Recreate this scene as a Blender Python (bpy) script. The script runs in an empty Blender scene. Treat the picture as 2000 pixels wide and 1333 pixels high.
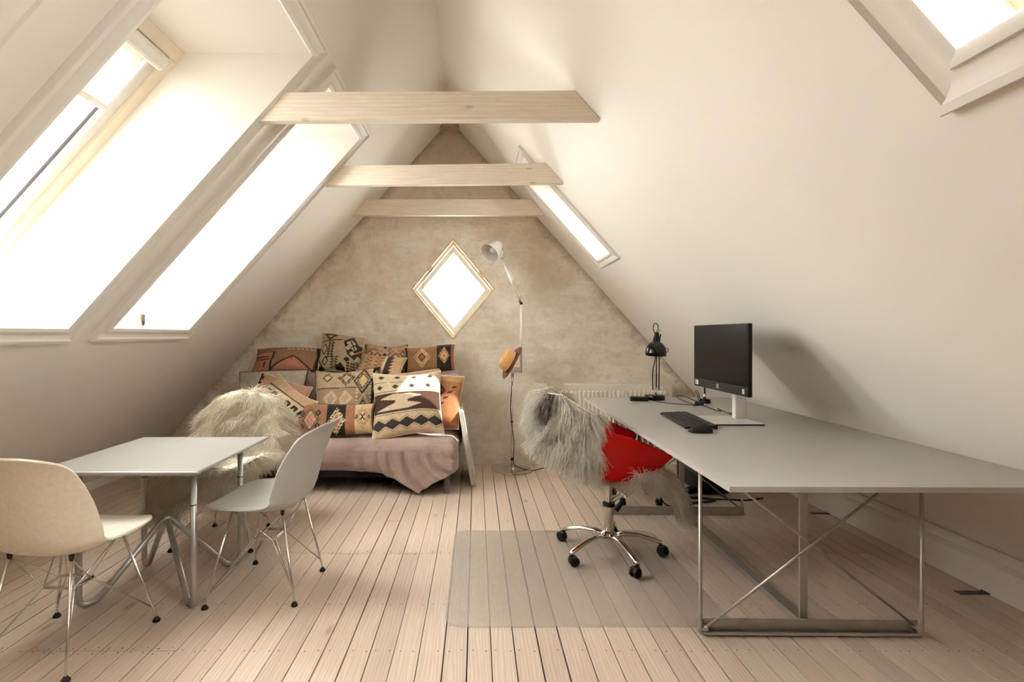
import bpy, bmesh, math, random
import numpy as np
from mathutils import Matrix, Vector
random.seed(7)
rng = np.random.default_rng(11)
SC = bpy.context.scene
COL = SC.collection
PI = math.pi

# ------------------------------------------------------------------ camera, sky, sun, exposure
cam_d = bpy.data.cameras.new('camera')
cam = bpy.data.objects.new('camera', cam_d); COL.objects.link(cam)
cam.location = (0, 0, 1.2); cam.rotation_euler = (PI / 2, 0, 0)
cam_d.lens = 18.0; cam_d.sensor_width = 36.0; cam_d.sensor_fit = 'HORIZONTAL'
cam_d.shift_x = 0.035; cam_d.shift_y = -0.00575; cam_d.clip_start = 0.02
SC.camera = cam
world = bpy.data.worlds.new('sky'); SC.world = world; world.use_nodes = True
bg = world.node_tree.nodes['Background']
bg.inputs['Color'].default_value = (1.0, 0.965, 0.91, 1); bg.inputs['Strength'].default_value = 23.0
sun_d = bpy.data.lights.new('sun', 'SUN'); sun_d.energy = 19.0; sun_d.angle = math.radians(0.6); sun_d.color = (1.0, 0.92, 0.80)
sun = bpy.data.objects.new('sun', sun_d); COL.objects.link(sun)
sun.rotation_euler = Vector((-1.05, 0.10, -1.37)).to_track_quat('-Z', 'Y').to_euler(); sun.location = (4, 3, 6)
SC.view_settings.view_transform = 'Standard'; SC.view_settings.look = 'None'
SC.view_settings.exposure = 0.27; SC.view_settings.gamma = 1.0; SC.view_settings.use_curve_mapping = False
SC.cycles.use_denoising = True
SC.cycles.max_bounces = 14; SC.cycles.diffuse_bounces = 10; SC.cycles.glossy_bounces = 3; SC.cycles.transmission_bounces = 4; SC.cycles.transparent_max_bounces = 16
SC.cycles.use_adaptive_sampling = True; SC.cycles.adaptive_threshold = 0.06
SC.cycles.sample_clamp_indirect = 6.0; SC.cycles.caustics_reflective = False; SC.cycles.caustics_refractive = False

# ------------------------------------------------------------------ helpers
def lin(h):
    h = h.lstrip('#'); out = []
    for k in (0, 2, 4):
        v = int(h[k:k + 2], 16) / 255
        out.append(v / 12.92 if v <= 0.04045 else ((v + 0.055) / 1.055) ** 2.4)
    return tuple(out)

MAT = {}
class NT:
    def __init__(self, name):
        m = bpy.data.materials.new(name); m.use_nodes = True
        self.m = m; self.t = m.node_tree; self.n = self.t.nodes; self.l = self.t.links
        self.b = self.n['Principled BSDF']; self.out = self.n['Material Output']; MAT[name] = m
    def add(self, typ, **kw):
        nd = self.n.new(typ)
        for k, v in kw.items(): setattr(nd, k, v)
        return nd
    def link(self, a, b): self.l.new(a, b)
    def coords(self, kind='Object', scale=(1, 1, 1), pos=False):
        mp = self.add('ShaderNodeMapping'); mp.inputs['Scale'].default_value = scale
        if pos: g = self.add('ShaderNodeNewGeometry'); self.link(g.outputs['Position'], mp.inputs['Vector'])
        else: g = self.add('ShaderNodeTexCoord'); self.link(g.outputs[kind], mp.inputs['Vector'])
        return mp.outputs['Vector']
    def noise(self, vec, scale, detail=4, rough=0.55, dist=0.0):
        nd = self.add('ShaderNodeTexNoise'); nd.inputs['Scale'].default_value = scale
        nd.inputs['Detail'].default_value = detail; nd.inputs['Roughness'].default_value = rough
        nd.inputs['Distortion'].default_value = dist
        self.link(vec, nd.inputs['Vector']); return nd.outputs['Fac']
    def ramp(self, fac, stops):
        r = self.add('ShaderNodeValToRGB'); e = r.color_ramp.elements
        while len(e) < len(stops): e.new(0.5)
        for k, (p, c) in enumerate(stops):
            e[k].position = p; e[k].color = (*c, 1) if len(c) == 3 else c
        self.link(fac, r.inputs['Fac']); return r.outputs['Color']
    def mix(self, fac, a, b, mode='MIX'):
        x = self.add('ShaderNodeMix', data_type='RGBA', blend_type=mode)
        for sock, v in ((x.inputs['Factor'], fac), (x.inputs['A'], a), (x.inputs['B'], b)):
            if isinstance(v, (int, float)): sock.default_value = v
            elif isinstance(v, tuple): sock.default_value = (*v, 1)
            else: self.link(v, sock)
        return x.outputs['Result']
    def bump(self, h, strength=0.2, dist=0.01):
        b = self.add('ShaderNodeBump'); b.inputs['Strength'].default_value = strength; b.inputs['Distance'].default_value = dist
        self.link(h, b.inputs['Height']); self.link(b.outputs['Normal'], self.b.inputs['Normal'])
    def base(self, c):
        if isinstance(c, tuple): self.b.inputs['Base Color'].default_value = (*c, 1)
        else: self.link(c, self.b.inputs['Base Color'])
    def set(self, rough=0.5, metal=0.0, **kw):
        self.b.inputs['Roughness'].default_value = rough; self.b.inputs['Metallic'].default_value = metal
        for k, v in kw.items(): self.b.inputs[k].default_value = v

def simple(name, col, rough=0.5, metal=0.0, var=0.06, scale=18, bump=0.0, bscale=120, **kw):
    n = NT(name); v = n.coords()
    f = n.noise(v, scale, 3)
    lo = tuple(max(0, x * (1 - var)) for x in col); hi = tuple(min(1, x * (1 + var)) for x in col)
    n.base(n.ramp(f, [(0.3, lo), (0.7, hi)])); n.set(rough, metal, **kw)
    if bump: n.bump(n.noise(v, bscale, 3), bump, 0.002)
    return n.m

class MB:
    def __init__(self): self.v = []; self.f = []
    def add(self, verts, faces, M=None):
        o = len(self.v)
        for p in verts:
            p = Vector(p)
            self.v.append(tuple(M @ p) if M is not None else tuple(p))
        for f in faces: self.f.append(tuple(i + o for i in f))
        return self
    def box(self, x0, x1, y0, y1, z0, z1, M=None):
        vs = [(x0, y0, z0), (x1, y0, z0), (x1, y1, z0), (x0, y1, z0), (x0, y0, z1), (x1, y0, z1), (x1, y1, z1), (x0, y1, z1)]
        return self.add(vs, [(3, 2, 1, 0), (4, 5, 6, 7), (0, 1, 5, 4), (1, 2, 6, 5), (2, 3, 7, 6), (3, 0, 4, 7)], M)
    def prism_y(self, poly, y0, y1, M=None):
        n = len(poly)
        vs = [(x, y0, z) for x, z in poly] + [(x, y1, z) for x, z in poly]
        fs = [tuple(range(n)), tuple(range(2 * n - 1, n - 1, -1))]
        for k in range(n):
            j = (k + 1) % n; fs.append((k, k + n, j + n, j))
        return self.add(vs, fs, M)
    def prism_z(self, poly, z0, z1, M=None):
        n = len(poly)
        vs = [(x, y, z0) for x, y in poly] + [(x, y, z1) for x, y in poly]
        fs = [tuple(range(n - 1, -1, -1)), tuple(range(n, 2 * n))]
        for k in range(n):
            j = (k + 1) % n; fs.append((k, j, j + n, k + n))
        return self.add(vs, fs, M)
    def tube(self, path, r, seg=10, closed=False, M=None):
        P = [Vector(p) for p in path]; n = len(P)
        rs = r if isinstance(r, (list, tuple)) else [r] * n
        T = []
        for k in range(n):
            a = P[k - 1] if (k > 0 or closed) else P[k]
            b = P[(k + 1) % n] if (k < n - 1 or closed) else P[k]
            d = (b - a); T.append(d.normalized() if d.length > 1e-9 else Vector((0, 0, 1)))
        up = Vector((0, 0, 1)) if abs(T[0].z) < 0.9 else Vector((1, 0, 0))
        N = T[0].cross(up).normalized(); vs = []; fs = []
        for k in range(n):
            N = (N - T[k] * N.dot(T[k]))
            N = N.normalized() if N.length > 1e-6 else T[k].orthogonal().normalized()
            B = T[k].cross(N)
            for s in range(seg):
                a = 2 * PI * s / seg
                vs.append(P[k] + (N * math.cos(a) + B * math.sin(a)) * rs[k])
        m = n if closed else n - 1
        for k in range(m):
            k2 = (k + 1) % n
            for s in range(seg):
                s2 = (s + 1) % seg
                fs.append((k * seg + s, k * seg + s2, k2 * seg + s2, k2 * seg + s))
        if not closed:
            fs.append(tuple(range(seg - 1, -1, -1))); fs.append(tuple((n - 1) * seg + s for s in range(seg)))
        return self.add(vs, fs, M)
    def lathe(self, prof, seg=28, M=None, sx=1.0, sy=1.0):
        vs = []; fs = []; n = len(prof)
        for (r, z) in prof:
            for s in range(seg):
                a = 2 * PI * s / seg; vs.append((r * math.cos(a) * sx, r * math.sin(a) * sy, z))
        for k in range(n - 1):
            for s in range(seg):
                s2 = (s + 1) % seg
                fs.append((k * seg + s, k * seg + s2, (k + 1) * seg + s2, (k + 1) * seg + s))
        if prof[0][0] > 1e-5: fs.append(tuple(range(seg - 1, -1, -1)))
        if prof[-1][0] > 1e-5: fs.append(tuple((n - 1) * seg + s for s in range(seg)))
        return self.add(vs, fs, M)
    def grid(self, pts):
        nu = len(pts); nv = len(pts[0]); vs = [p for row in pts for p in row]
        fs = [(i * nv + j, i * nv + j + 1, (i + 1) * nv + j + 1, (i + 1) * nv + j) for i in range(nu - 1) for j in range(nv - 1)]
        return self.add(vs, fs)
    def build(self, name, mat, parent=None, smooth=False, bevel=0.0, world=True, subsurf=0, solid=0.0, seg=2, auto=False):
        me = bpy.data.meshes.new(name)
        vs = self.v
        if parent is not None and world:
            Mi = PM[parent.name].inverted(); vs = [tuple(Mi @ Vector(p)) for p in vs]
        me.from_pydata(vs, [], self.f); me.update()
        bm = bmesh.new(); bm.from_mesh(me)
        bmesh.ops.recalc_face_normals(bm, faces=bm.faces) if not solid else None
        bm.to_mesh(me); bm.free()
        return finish(name, me, mat, parent, smooth, bevel, subsurf, solid, seg, auto)

PM = {}
def finish(name, me, mat, parent=None, smooth=False, bevel=0.0, subsurf=0, solid=0.0, seg=2, auto=False):
    o = bpy.data.objects.new(name, me); COL.objects.link(o)
    if mat is not None: me.materials.append(MAT[mat] if isinstance(mat, str) else mat)
    if smooth: me.polygons.foreach_set('use_smooth', [True] * len(me.polygons))
    if auto:
        me.polygons.foreach_set('use_smooth', [True] * len(me.polygons))
        sharp = me.attributes.new('sharp_edge', 'BOOLEAN', 'EDGE')
        bm = bmesh.new(); bm.from_mesh(me); bm.edges.ensure_lookup_table()
        vals = [(len(e.link_faces) == 2 and e.calc_face_angle(0) > 0.6) for e in bm.edges]; bm.free()
        sharp.data.foreach_set('value', vals)
    if solid:
        s = o.modifiers.new('solid', 'SOLIDIFY'); s.thickness = solid; s.offset = 0
    if bevel:
        b = o.modifiers.new('bevel', 'BEVEL'); b.width = bevel; b.segments = seg; b.limit_method = 'ANGLE'; b.angle_limit = 0.6
    if subsurf:
        s = o.modifiers.new('sub', 'SUBSURF'); s.levels = subsurf; s.render_levels = subsurf
    if parent is not None: o.parent = parent; PM[o.name] = PM[parent.name]
    else: PM[o.name] = Matrix.Identity(4)
    return o

def tag(o, label=None, cat=None, group=None, kind=None):
    if label: o['label'] = label
    if cat: o['category'] = cat
    if group: o['group'] = group
    if kind: o['kind'] = kind
    return o
def thing(name, loc=(0, 0, 0), rotz=0.0, label=None, cat=None, group=None, kind=None):
    o = bpy.data.objects.new(name, None); COL.objects.link(o); o.empty_display_size = 0.1
    o.location = loc; o.rotation_euler = (0, 0, rotz)
    PM[o.name] = Matrix.Translation(loc) @ Matrix.Rotation(rotz, 4, 'Z')
    return tag(o, label, cat, group, kind)
def fillet(path, r, n=6):
    P = [Vector(p) for p in path]; out = [P[0]]
    for k in range(1, len(P) - 1):
        a, b, c = P[k - 1], P[k], P[k + 1]
        u = (a - b).normalized(); w = (c - b).normalized(); ang = u.angle(w)
        d = min(r / math.tan(ang / 2), 0.48 * (a - b).length, 0.48 * (c - b).length)
        p0 = b + u * d; p1 = b + w * d
        for i in range(n + 1):
            t = i / n; out.append(p0 * (1 - t) ** 2 + b * 2 * t * (1 - t) + p1 * t * t)
    out.append(P[-1]); return out
def spline(pts, n=8):
    P = [Vector(p) for p in pts]; out = []
    for k in range(len(P) - 1):
        p0 = P[max(k - 1, 0)]; p1 = P[k]; p2 = P[k + 1]; p3 = P[min(k + 2, len(P) - 1)]
        for i in range(n):
            t = i / n
            out.append(0.5 * ((2 * p1) + (p2 - p0) * t + (2 * p0 - 5 * p1 + 4 * p2 - p3) * t * t + (3 * p1 - p0 - 3 * p2 + p3) * t ** 3))
    out.append(P[-1]); return out
def basis(zaxis, loc, hint=(0, 0, 1)):
    z = Vector(zaxis).normalized(); h = Vector(hint)
    if abs(z.dot(h.normalized())) > 0.98: h = Vector((0, 1, 0))
    x = h.cross(z).normalized(); y = z.cross(x)
    M = Matrix((x, y, z)).transposed().to_4x4(); return Matrix.Translation(loc) @ M
def rrect(x0, x1, y0, y1, r, n=6):
    out = []
    for cx, cy, a0 in ((x1 - r, y0 + r, -PI / 2), (x1 - r, y1 - r, 0), (x0 + r, y1 - r, PI / 2), (x0 + r, y0 + r, PI)):
        for i in range(n + 1):
            a = a0 + PI / 2 * i / n; out.append((cx + r * math.cos(a), cy + r * math.sin(a)))
    return out

# ------------------------------------------------------------------ materials
def m_paint(name, col, rough=0.55):
    n = NT(name); v = n.coords(pos=True)
    f = n.noise(v, 1.3, 2, 0.6)
    n.base(n.ramp(f, [(0.3, tuple(x * 0.965 for x in col)), (0.7, col)])); n.set(rough); n.b.inputs['Specular IOR Level'].default_value = 0.3
m_paint('white_paint', (0.845, 0.812, 0.757))
m_paint('dark_wall', (0.24, 0.21, 0.18))  # dark colour chosen to cut light bounced from behind the camera
m_paint('trim_paint', (0.85, 0.82, 0.77), 0.42)
m_paint('baseboard_paint', (0.74, 0.69, 0.62), 0.45)

n = NT('old_plaster')
v = n.coords(pos=True, scale=(1, 1, 1)); vs_ = n.coords(pos=True, scale=(1.0, 1, 3.6))
a = n.noise(v, 2.2, 6, 0.62, 0.4); b = n.noise(vs_, 3.2, 8, 0.68, 0.6); c_ = n.noise(v, 14, 5, 0.7)
col = n.ramp(b, [(0.26, lin('#e4dac9')), (0.44, lin('#f0e8db')), (0.58, lin('#f7f2e8')), (0.74, lin('#fcf9f3'))])
col = n.mix(n.ramp(a, [(0.36, (0.9,) * 3), (0.54, (0.0,) * 3)]), col, lin('#d8ccb8'))
col = n.mix(n.ramp(c_, [(0.3, (0.4,) * 3), (0.5, (0.0,) * 3)]), col, lin('#c2b49e'))
gp = n.add('ShaderNodeNewGeometry'); sep = n.add('ShaderNodeSeparateXYZ'); n.link(gp.outputs['Position'], sep.inputs[0])
def mth(op, x, y=None):
    q = n.add('ShaderNodeMath', operation=op)
    for s, val in ((q.inputs[0], x), (q.inputs[1], y)):
        if val is None: continue
        if isinstance(val, (int, float)): s.default_value = val
        else: n.link(val, s)
    return q.outputs[0]
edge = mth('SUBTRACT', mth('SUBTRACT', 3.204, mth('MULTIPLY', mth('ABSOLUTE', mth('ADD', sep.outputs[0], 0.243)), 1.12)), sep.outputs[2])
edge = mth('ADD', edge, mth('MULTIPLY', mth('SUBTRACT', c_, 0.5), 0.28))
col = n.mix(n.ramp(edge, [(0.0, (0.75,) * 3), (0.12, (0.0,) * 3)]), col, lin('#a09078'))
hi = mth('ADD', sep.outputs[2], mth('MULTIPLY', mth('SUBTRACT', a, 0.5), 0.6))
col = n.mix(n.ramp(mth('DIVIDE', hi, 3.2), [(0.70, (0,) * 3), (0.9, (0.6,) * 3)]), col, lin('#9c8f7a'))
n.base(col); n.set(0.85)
hh = n.mix(0.5, b, c_); n.bump(hh, 0.5, 0.012)

n = NT('floor_board')
oi = n.add('ShaderNodeObjectInfo'); g = n.add('ShaderNodeNewGeometry')
addv = n.add('ShaderNodeVectorMath', operation='ADD'); comb = n.add('ShaderNodeCombineXYZ')
ml = n.add('ShaderNodeMath', operation='MULTIPLY'); n.link(oi.outputs['Random'], ml.inputs[0]); ml.inputs[1].default_value = 37.0
n.link(ml.outputs[0], comb.inputs['Y']); n.link(ml.outputs[0], comb.inputs['Z'])
n.link(g.outputs['Position'], addv.inputs[0]); n.link(comb.outputs[0], addv.inputs[1])
mp = n.add('ShaderNodeMapping'); n.link(addv.outputs[0], mp.inputs['Vector']); mp.inputs['Scale'].default_value = (1, 0.07, 1)
mp2 = n.add('ShaderNodeMapping'); n.link(addv.outputs[0], mp2.inputs['Vector']); mp2.inputs['Scale'].default_value = (1, 0.35, 1)
wv = n.add('ShaderNodeTexWave', wave_type='BANDS', bands_direction='X'); wv.inputs['Scale'].default_value = 22
wv.inputs['Distortion'].default_value = 9.0; wv.inputs['Detail'].default_value = 2; wv.inputs['Detail Scale'].default_value = 1.2
n.link(mp.outputs[0], wv.inputs['Vector'])
fine = n.noise(mp.outputs[0], 90, 5, 0.7); blot = n.noise(mp2.outputs[0], 7, 4); knot = n.add('ShaderNodeTexVoronoi'); knot.inputs['Scale'].default_value = 5.0
n.link(mp2.outputs[0], knot.inputs['Vector'])
col = n.ramp(wv.outputs['Fac'], [(0.05, lin('#c3b3a2')), (0.45, lin('#ccbdae')), (0.9, lin('#d1c4b6'))])
col = n.mix(n.ramp(fine, [(0.35, (0.35,) * 3), (0.6, (0.0,) * 3)]), col, lin('#b4a08e'))
col = n.mix(n.ramp(blot, [(0.4, (0.0,) * 3), (0.75, (0.4,) * 3)]), col, lin('#bca999'))
col = n.mix(n.ramp(knot.outputs['Distance'], [(0.03, (0.8,) * 3), (0.10, (0.0,) * 3)]), col, lin('#97806d'))
tint = n.ramp(oi.outputs['Random'], [(0.0, (0.84, 0.82, 0.80)), (0.5, (0.97, 0.95, 0.93)), (1.0, (1.0, 0.985, 0.97))])
col = n.mix(1.0, col, tint, 'MULTIPLY'); n.base(col); n.set(0.5)
n.bump(wv.outputs['Fac'], 0.08, 0.002)

simple('floor_gap', lin('#2a201a'), 0.9)
simple('nail_iron', lin('#4a3d34'), 0.6)
n = NT('beam_wood')
v = n.coords(pos=True, scale=(0.12, 1, 1)); v2 = n.coords(pos=True, scale=(0.6, 1, 1.6))
wv = n.add('ShaderNodeTexWave', wave_type='BANDS', bands_direction='Z'); wv.inputs['Scale'].default_value = 16; wv.inputs['Distortion'].default_value = 7
wv.inputs['Detail'].default_value = 3; n.link(v, wv.inputs['Vector'])
f1 = n.noise(v, 60, 5, 0.7); kn = n.add('ShaderNodeTexVoronoi'); kn.inputs['Scale'].default_value = 5.5; n.link(v2, kn.inputs['Vector'])
col = n.ramp(wv.outputs['Fac'], [(0.1, lin('#efe5d5')), (0.8, lin('#f5eee2'))])
col = n.mix(n.ramp(f1, [(0.35, (0.5,) * 3), (0.6, (0,) * 3)]), col, lin('#e2d4be'))
col = n.mix(n.ramp(kn.outputs['Distance'], [(0.04, (0.75,) * 3), (0.10, (0,) * 3)]), col, lin('#bfb09a'))
n.base(col); n.set(0.7); n.bump(f1, 0.15, 0.003)

simple('window_wood', (0.80, 0.72, 0.58), 0.45, var=0.08, scale=6)
simple('window_white', (0.80, 0.78, 0.73), 0.4)
simple('gasket_grey', (0.10, 0.10, 0.11), 0.6)
simple('reveal_wood', lin('#d6c4a4'), 0.7, var=0.25, scale=14)
n = NT('blind_cloth'); n.base((0.80, 0.78, 0.72)); n.set(0.85); n.bump(n.noise(n.coords(), 400, 2), 0.1, 0.001)
tr = n.add('ShaderNodeBsdfTranslucent'); tr.inputs['Color'].default_value = (0.8, 0.78, 0.72, 1); mx = n.add('ShaderNodeMixShader'); mx.inputs[0].default_value = 0.4
n.link(n.b.outputs[0], mx.inputs[1]); n.link(tr.outputs[0], mx.inputs[2]); n.link(mx.outputs[0], n.out.inputs['Surface'])
n = NT('pane_glass')
tr = n.add('ShaderNodeBsdfTransparent'); tr.inputs['Color'].default_value = (0.96, 0.97, 0.965, 1)
gl = n.add('ShaderNodeBsdfGlossy'); gl.inputs['Roughness'].default_value = 0.02
mx = n.add('ShaderNodeMixShader'); mx.inputs[0].default_value = 0.05
n.link(tr.outputs[0], mx.inputs[1]); n.link(gl.outputs[0], mx.inputs[2]); n.link(mx.outputs[0], n.out.inputs['Surface'])

simple('table_white', (0.29, 0.285, 0.27), 0.32, var=0.02)
simple('desk_grey', (0.47, 0.46, 0.435), 0.30, var=0.025, bump=0.05, bscale=300)
simple('desk_edge', (0.42, 0.395, 0.37), 0.5, var=0.03)
simple('steel_frame', (0.42, 0.40, 0.37), 0.42, 0.75, var=0.08)
simple('tube_grey', (0.46, 0.45, 0.43), 0.38, 0.7, var=0.06)
simple('chrome', (0.86, 0.84, 0.81), 0.10, 1.0, var=0.02)
simple('chrome_soft', (0.78, 0.76, 0.73), 0.22, 1.0, var=0.03)
simple('aluminium', (0.86, 0.85, 0.83), 0.3, 0.25, var=0.03)
simple('black_plastic', (0.012, 0.012, 0.012), 0.38, **{'Specular IOR Level': 0.18})
simple('black_rubber', (0.02, 0.019, 0.018), 0.6, **{'Specular IOR Level': 0.18})
simple('black_gloss', (0.006, 0.006, 0.006), 0.07, **{'Specular IOR Level': 0.35})
simple('screen_black', (0.008, 0.0075, 0.007), 0.25, var=0.02, **{'Specular IOR Level': 0.07})
simple('grey_button', (0.10, 0.10, 0.10), 0.45, **{'Specular IOR Level': 0.18})
simple('key_black', (0.022, 0.021, 0.02), 0.5, **{'Specular IOR Level': 0.18})
simple('sticker_white', (0.75, 0.74, 0.72), 0.5)
simple('sticker_blue', (0.10, 0.22, 0.42), 0.5)
simple('print_dark', (0.08, 0.08, 0.09), 0.6)
simple('logo_silver', (0.55, 0.54, 0.52), 0.3, 0.5)
simple('cream_shell', (0.76, 0.71, 0.61), 0.38, var=0.05, scale=60)
simple('grey_shell', (0.43, 0.43, 0.41), 0.42, var=0.02)
simple('radiator_white', (0.90, 0.87, 0.80), 0.4)
simple('heater_white', (0.62, 0.58, 0.51), 0.4)
simple('hat_tan', lin('#cf9f68'), 0.85, var=0.08, scale=25, bump=0.2, bscale=500)
simple('hat_brim', lin('#7b4f36'), 0.85, var=0.1, bump=0.2, bscale=500)
simple('hat_band', lin('#1d1512'), 0.7)
simple('sill_metal', lin('#8d887c'), 0.35, 0.7)
simple('hinge_metal', lin('#55524c'), 0.5, 0.6)
simple('white_board', (0.70, 0.67, 0.60), 0.5, var=0.08)
simple('white_cable', (0.6, 0.58, 0.54), 0.5)
simple('sofa_leg', lin('#5a544a'), 0.5)
simple('sofa_dark', lin('#1c1816'), 0.9)
simple('hide_leather', (0.70, 0.61, 0.48), 0.9)
simple('hide_white', (0.93, 0.88, 0.77), 0.9)
simple('ridge_wood', lin('#a98f74'), 0.7, var=0.2, scale=20)

n = NT('mauve_cloth'); v = n.coords(pos=True)
f = n.noise(v, 5, 5, 0.6); w = n.noise(v, 420, 2); st = n.noise(n.coords(pos=True, scale=(0.5, 1, 3)), 9, 5, 0.65, 0.8)
col = n.ramp(f, [(0.3, lin('#85716a')), (0.7, lin('#a08b83'))]); n.base(col); n.set(0.92)
n.b.inputs['Sheen Weight'].default_value = 0.25
hh = n.mix(0.12, st, w); n.bump(hh, 0.35, 0.02)

n = NT('kilim'); at = n.add('ShaderNodeAttribute', attribute_name='pat'); v = n.coords()
f = n.noise(v, 30, 4); w = n.noise(n.coords(scale=(1, 0.25, 1)), 260, 2, 0.6)
col = n.mix(1.0, at.outputs['Color'], n.ramp(f, [(0.3, (0.80,) * 3), (0.7, (1.0,) * 3)]), 'MULTIPLY')
col = n.mix(1.0, col, n.ramp(w, [(0.3, (0.80,) * 3), (0.65, (1.0,) * 3)]), 'MULTIPLY')
hs = n.add('ShaderNodeHueSaturation'); hs.inputs['Saturation'].default_value = 0.98; hs.inputs['Value'].default_value = 0.93; n.link(col, hs.inputs['Color'])
n.base(hs.outputs['Color']); n.set(0.95); n.bump(w, 0.35, 0.003)

n = NT('wool'); at = n.add('ShaderNodeAttribute', attribute_name='pat'); n.base(at.outputs['Color']); n.set(0.75)
n.b.inputs['Specular IOR Level'].default_value = 0.2
tr = n.add('ShaderNodeBsdfTranslucent'); n.link(at.outputs['Color'], tr.inputs['Color']); mx = n.add('ShaderNodeMixShader'); mx.inputs[0].default_value = 0.45
n.link(n.b.outputs[0], mx.inputs[1]); n.link(tr.outputs[0], mx.inputs[2])
tp = n.add('ShaderNodeBsdfTransparent'); m2 = n.add('ShaderNodeMixShader'); m2.inputs[0].default_value = 0.36; n.link(mx.outputs[0], m2.inputs[1]); n.link(tp.outputs[0], m2.inputs[2]); n.link(m2.outputs[0], n.out.inputs['Surface'])

n = NT('red_plastic'); n.base((0.55, 0.006, 0.004)); n.set(0.08)
tr = n.add('ShaderNodeBsdfTransparent'); tr.inputs['Color'].default_value = (0.95, 0.03, 0.015, 1); mx = n.add('ShaderNodeMixShader'); mx.inputs[0].default_value = 0.5
n.link(n.b.outputs[0], mx.inputs[1]); n.link(tr.outputs[0], mx.inputs[2]); n.link(mx.outputs[0], n.out.inputs['Surface'])

n = NT('mat_plastic'); n.base((0.66, 0.63, 0.59)); n.set(0.28)
tr = n.add('ShaderNodeBsdfTransparent'); tr.inputs['Color'].default_value = (0.965, 0.95, 0.93, 1); mx = n.add('ShaderNodeMixShader'); mx.inputs[0].default_value = 0.78
n.bump(n.noise(n.coords(pos=True), 350, 2), 0.25, 0.002)
n.link(n.b.outputs[0], mx.inputs[1]); n.link(tr.outputs[0], mx.inputs[2]); n.link(mx.outputs[0], n.out.inputs['Surface'])

# ------------------------------------------------------------------ room shell
RX, RZ, S = -0.243, 3.204, 1.12
YB, YF = 4.76, -3.6
HL, HR = 0.63, 0.20                     # horizontal roof depth left / right
def xl(z): return RX - (RZ - z) / S
def xr(z): return RX + (RZ - z) / S
# windows: (y0, y1, z0, z1)
WL = [(0.86, 1.33, 1.238, 2.574), (1.675, 2.495, 1.238, 2.574), (2.79, 3.53, 1.245, 2.565)]
WR = [(0.22, 1.063, 1.80, 2.62), (3.775, 4.19, 1.815, 2.53)]

def roof(name, wins, left):
    m = MB(); h = HL if left else HR; xf = xl if left else xr; sg = -1 if left else 1
    def seg(z0, z1, y0, y1):
        top = RZ if z1 is None else z1
        poly = [(xf(top), top), (xf(z0), z0), (xf(z0) + sg * h, z0)]
        if z1 is None: poly += [(RX, RZ + h * S)]
        else: poly += [(xf(top) + sg * h, top)]
        m.prism_y(poly, y0, y1)
    y = YF
    for (y0, y1, z0, z1) in wins:
        seg(0.0, None, y, y0); seg(0.0, z0, y0, y1); seg(z1, None, y0, y1); y = y1
    seg(0.0, None, y, YB)
    return tag(m.build(name, 'white_paint'), kind='structure')
wl = roof('wall_left', WL, True); tag(wl, 'sloping white attic wall with deep skylight wells', 'wall')
wr = roof('wall_right', WR, False); tag(wr, 'sloping white attic wall above the long desk', 'wall')

# gable wall with diamond opening
DX, DZ, DW, DH = -0.214, 1.628, 0.39, 0.47
m = MB(); WT = 0.22
outer = [(RX, 3.88), (3.05, -0.1), (-3.70, -0.1)]
dia = [(DX, DZ + DH), (DX + DW, DZ), (DX, DZ - DH), (DX - DW, DZ)]
vs = [(x, YB, z) for x, z in outer + dia] + [(x, YB + WT, z) for x, z in outer + dia]
ring = [(0, 3, 6), (0, 6, 2), (2, 6, 5), (2, 5, 1), (1, 5, 4), (1, 4, 0), (0, 4, 3)]
fs = ring + [tuple(i + 7 for i in reversed(f)) for f in ring]
for k in range(4): fs.append((3 + k, 3 + (k + 1) % 4, 10 + (k + 1) % 4, 10 + k))
for k in range(3): fs.append((k, k + 7, (k + 1) % 3 + 7, (k + 1) % 3))
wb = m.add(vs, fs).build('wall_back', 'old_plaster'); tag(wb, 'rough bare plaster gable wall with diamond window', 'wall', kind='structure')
m = MB(); m.prism_y([(RX, 3.88), (3.05, -0.1), (-3.70, -0.1)], YF - 0.2, YF); tag(m.build('wall_front', 'dark_wall'), 'plain end wall behind the camera', 'wall', kind='structure')  # unseen wall, set far back and coloured dark to cut bounced light

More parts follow.
